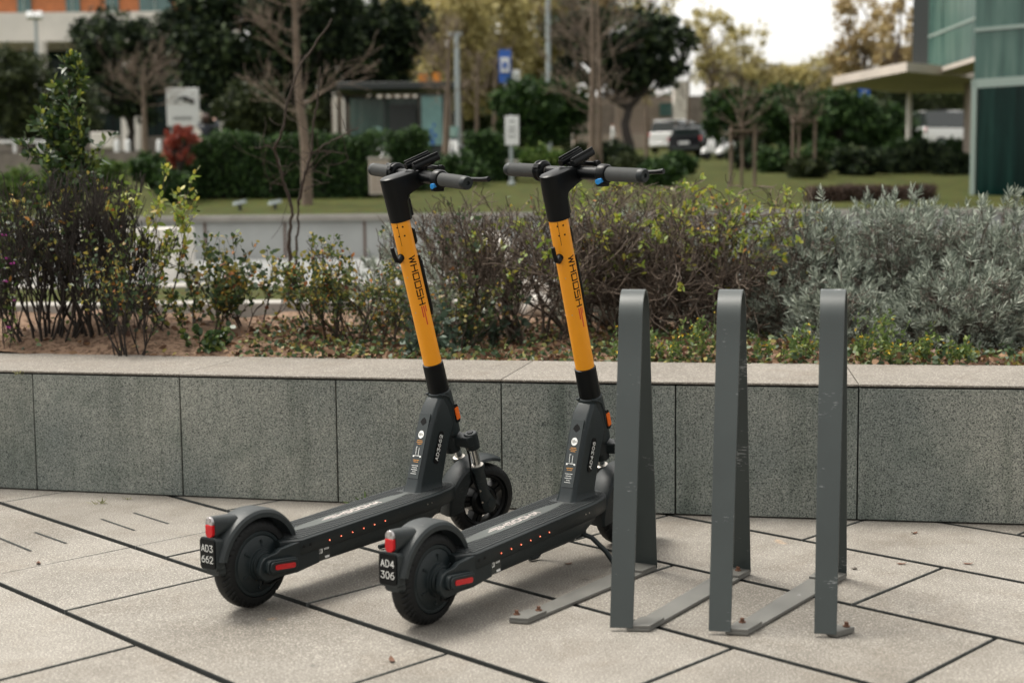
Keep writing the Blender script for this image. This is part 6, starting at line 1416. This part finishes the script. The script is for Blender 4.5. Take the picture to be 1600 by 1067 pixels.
# ---------------------------------------------------------------- glass building with concrete canopy, right
gb = tag(empty('glass_building', (at(1518, 300, 24).x, 24, terr(0, 24))), 'green glass building standing at the right edge', 'building')
gx, gy, gz = gb.location
def quadbox(name, p, q, z0, z1, th, mat, parent=gb, bev=0):
    """vertical slab from plan point p to q"""
    p = Vector(p); q = Vector(q); d = (q-p).normalized(); n_ = Vector((-d.y, d.x))*th
    ps = [p, q, q+n_, p+n_]; mb = MB(); mb.add([(v.x-gx, v.y-gy, z0-gz) for v in ps]+[(v.x-gx, v.y-gy, z1-gz) for v in ps], [(0,3,2,1), (4,5,6,7), (0,1,5,4), (1,2,6,5), (2,3,7,6), (3,0,4,7)]); return mb.build(name, mat, parent, bevel=bev)
P0 = Vector((gx, 24.0)); dR = Vector((1.0, -.72)).normalized(); PR = P0+dR*9; dL = Vector((-.30, 1.0)).normalized(); PL = P0+dL*15
zb = at(1518, 312, 24).z; zm = at(1518, 126, 24).z; zt = zm+7
quadbox('plinth', P0-dR*.05, PR, gz-1.5, zb, .5, CM['white'])
lg = quadbox('glass_front', P0+dR*.08, PR, zb, zm-.14, .1, CM['darkglass'])
for k in range(1, 8): quadbox('glass_joint', P0+dR*(1.15*k), P0+dR*(1.15*k+.04), zb, zm-.14, -.02, CM['dark'], lg) if False else None
quadbox('corner_post', P0-dR*.04, P0+dR*.05, gz-1.0, zm, .25, CM['mull'])
quadbox('ledge', P0-dR*.05, PR, zm-.14, zm+.02, .2, CM['mull'])
ug = quadbox('upper_glass', P0, PR, zm+.02, zt, .12, CM['greenglass'])
for k in range(1, 7):
    m_ = quadbox('mullion', P0+dR*(1.3*k), P0+dR*(1.3*k+.05), zm+.02, zt, .1, CM['mull']); m_.location = (dR.y*.03, -dR.x*.03, 0)
t_ = quadbox('transom', P0, PR, zm+.85, zm+.91, .1, CM['mull']); t_.location = (dR.y*.03, -dR.x*.03, 0)
# upper volume set back to the left, above the canopy
qa = Vector((at(1450, 90, 37).x, 37)); qb = Vector((at(1524, 90, 33.5).x, 33.5)); zu = at(1480, 99, 35).z
quadbox('upper_side_glass', qa, qb, zu, zu+7, .2, CM['greenglass'])
for dz in (.9, 2.1): m_ = quadbox('side_transom', qa, qb, zu+dz, zu+dz+.06, .1, CM['mull']); m_.location = (-.02, -.05, 0)
quadbox('side_edge_fin', qa-Vector((.35, -.3)), qa, zu-.2, zu+7, .3, CM['dark'])
mb = MB(); ps = [qa, qb, qb+Vector((1, 2.0)), qa+Vector((.8, 1.2))]
mb.prism([(p.x-gx, p.y-gy) for p in ps], lambda a, b: (a, b, zu-gz-.12), lambda a, b: (a, b, zu-gz-.01)); mb.build('soffit', CM['canopy'], gb)
quadbox('side_wall', P0+Vector((.25, .3)), P0+Vector((3.2, 9)), gz-1, zu, -.3, CM['darkglass'])
# canopy slab
def cpt(px, Y): return at(px, 200, Y).x
zc = at(1415, 112, 35).z
pl = [(cpt(1300, 38.6), 38.6), (cpt(1415, 35), 35), (cpt(1530, 37.0), 37.0), (cpt(1545, 41.5), 41.5), (cpt(1400, 41.2), 41.2)]
cp_ = tag(empty('concrete_canopy', (pl[1][0], pl[1][1], terr(0, 35))), 'thin angular concrete entrance canopy jutting left from the glass building', 'canopy')
mb = MB(); mb.prism(pl, lambda a, b: (a-pl[1][0], b-pl[1][1], zc-terr(0, 35)), lambda a, b: (a-pl[1][0], b-pl[1][1], zc+.24-terr(0, 35))); mb.build('slab', CM['canopy'], cp_)
for px, Y in ((1512, 38.5), (1420, 40.6)):
    c = at(px, 200, Y); mb = MB(); mb.tube([(c.x-pl[1][0], Y-pl[1][1], terr(0, Y)-terr(0, 35)), (c.x-pl[1][0], Y-pl[1][1], zc-terr(0, 35))], .12 if px > 1500 else .08, 12); mb.build('column', CM['louvre'] if px > 1500 else CM['white'], cp_)

# distant woodland mass closing the view
R = np.random.default_rng(900); n = 15000; Yw = 118.0
px = R.uniform(-150, 1500, n); yb_ = 150-14*np.sin(px*.011)-10*np.sin(px*.037+1)-6*np.sin(px*.09); py = R.uniform(0, 1, n)**1.0; py = yb_+(240-yb_)*py
C = np.array([tuple(at(a, b, Yw+c)) for a, b, c in zip(px, py, R.uniform(-2, 4, n))])
V, F = leaves_np(C, rdir(R, n), rdir(R, n), R.uniform(.8, 1.6, n), R.uniform(.6, 1.1, n), .2, .1)
o = npmesh('woodland', V, F, BL['olive']); tag(o, 'distant mass of olive green trees along the horizon', 'woodland', kind='stuff')
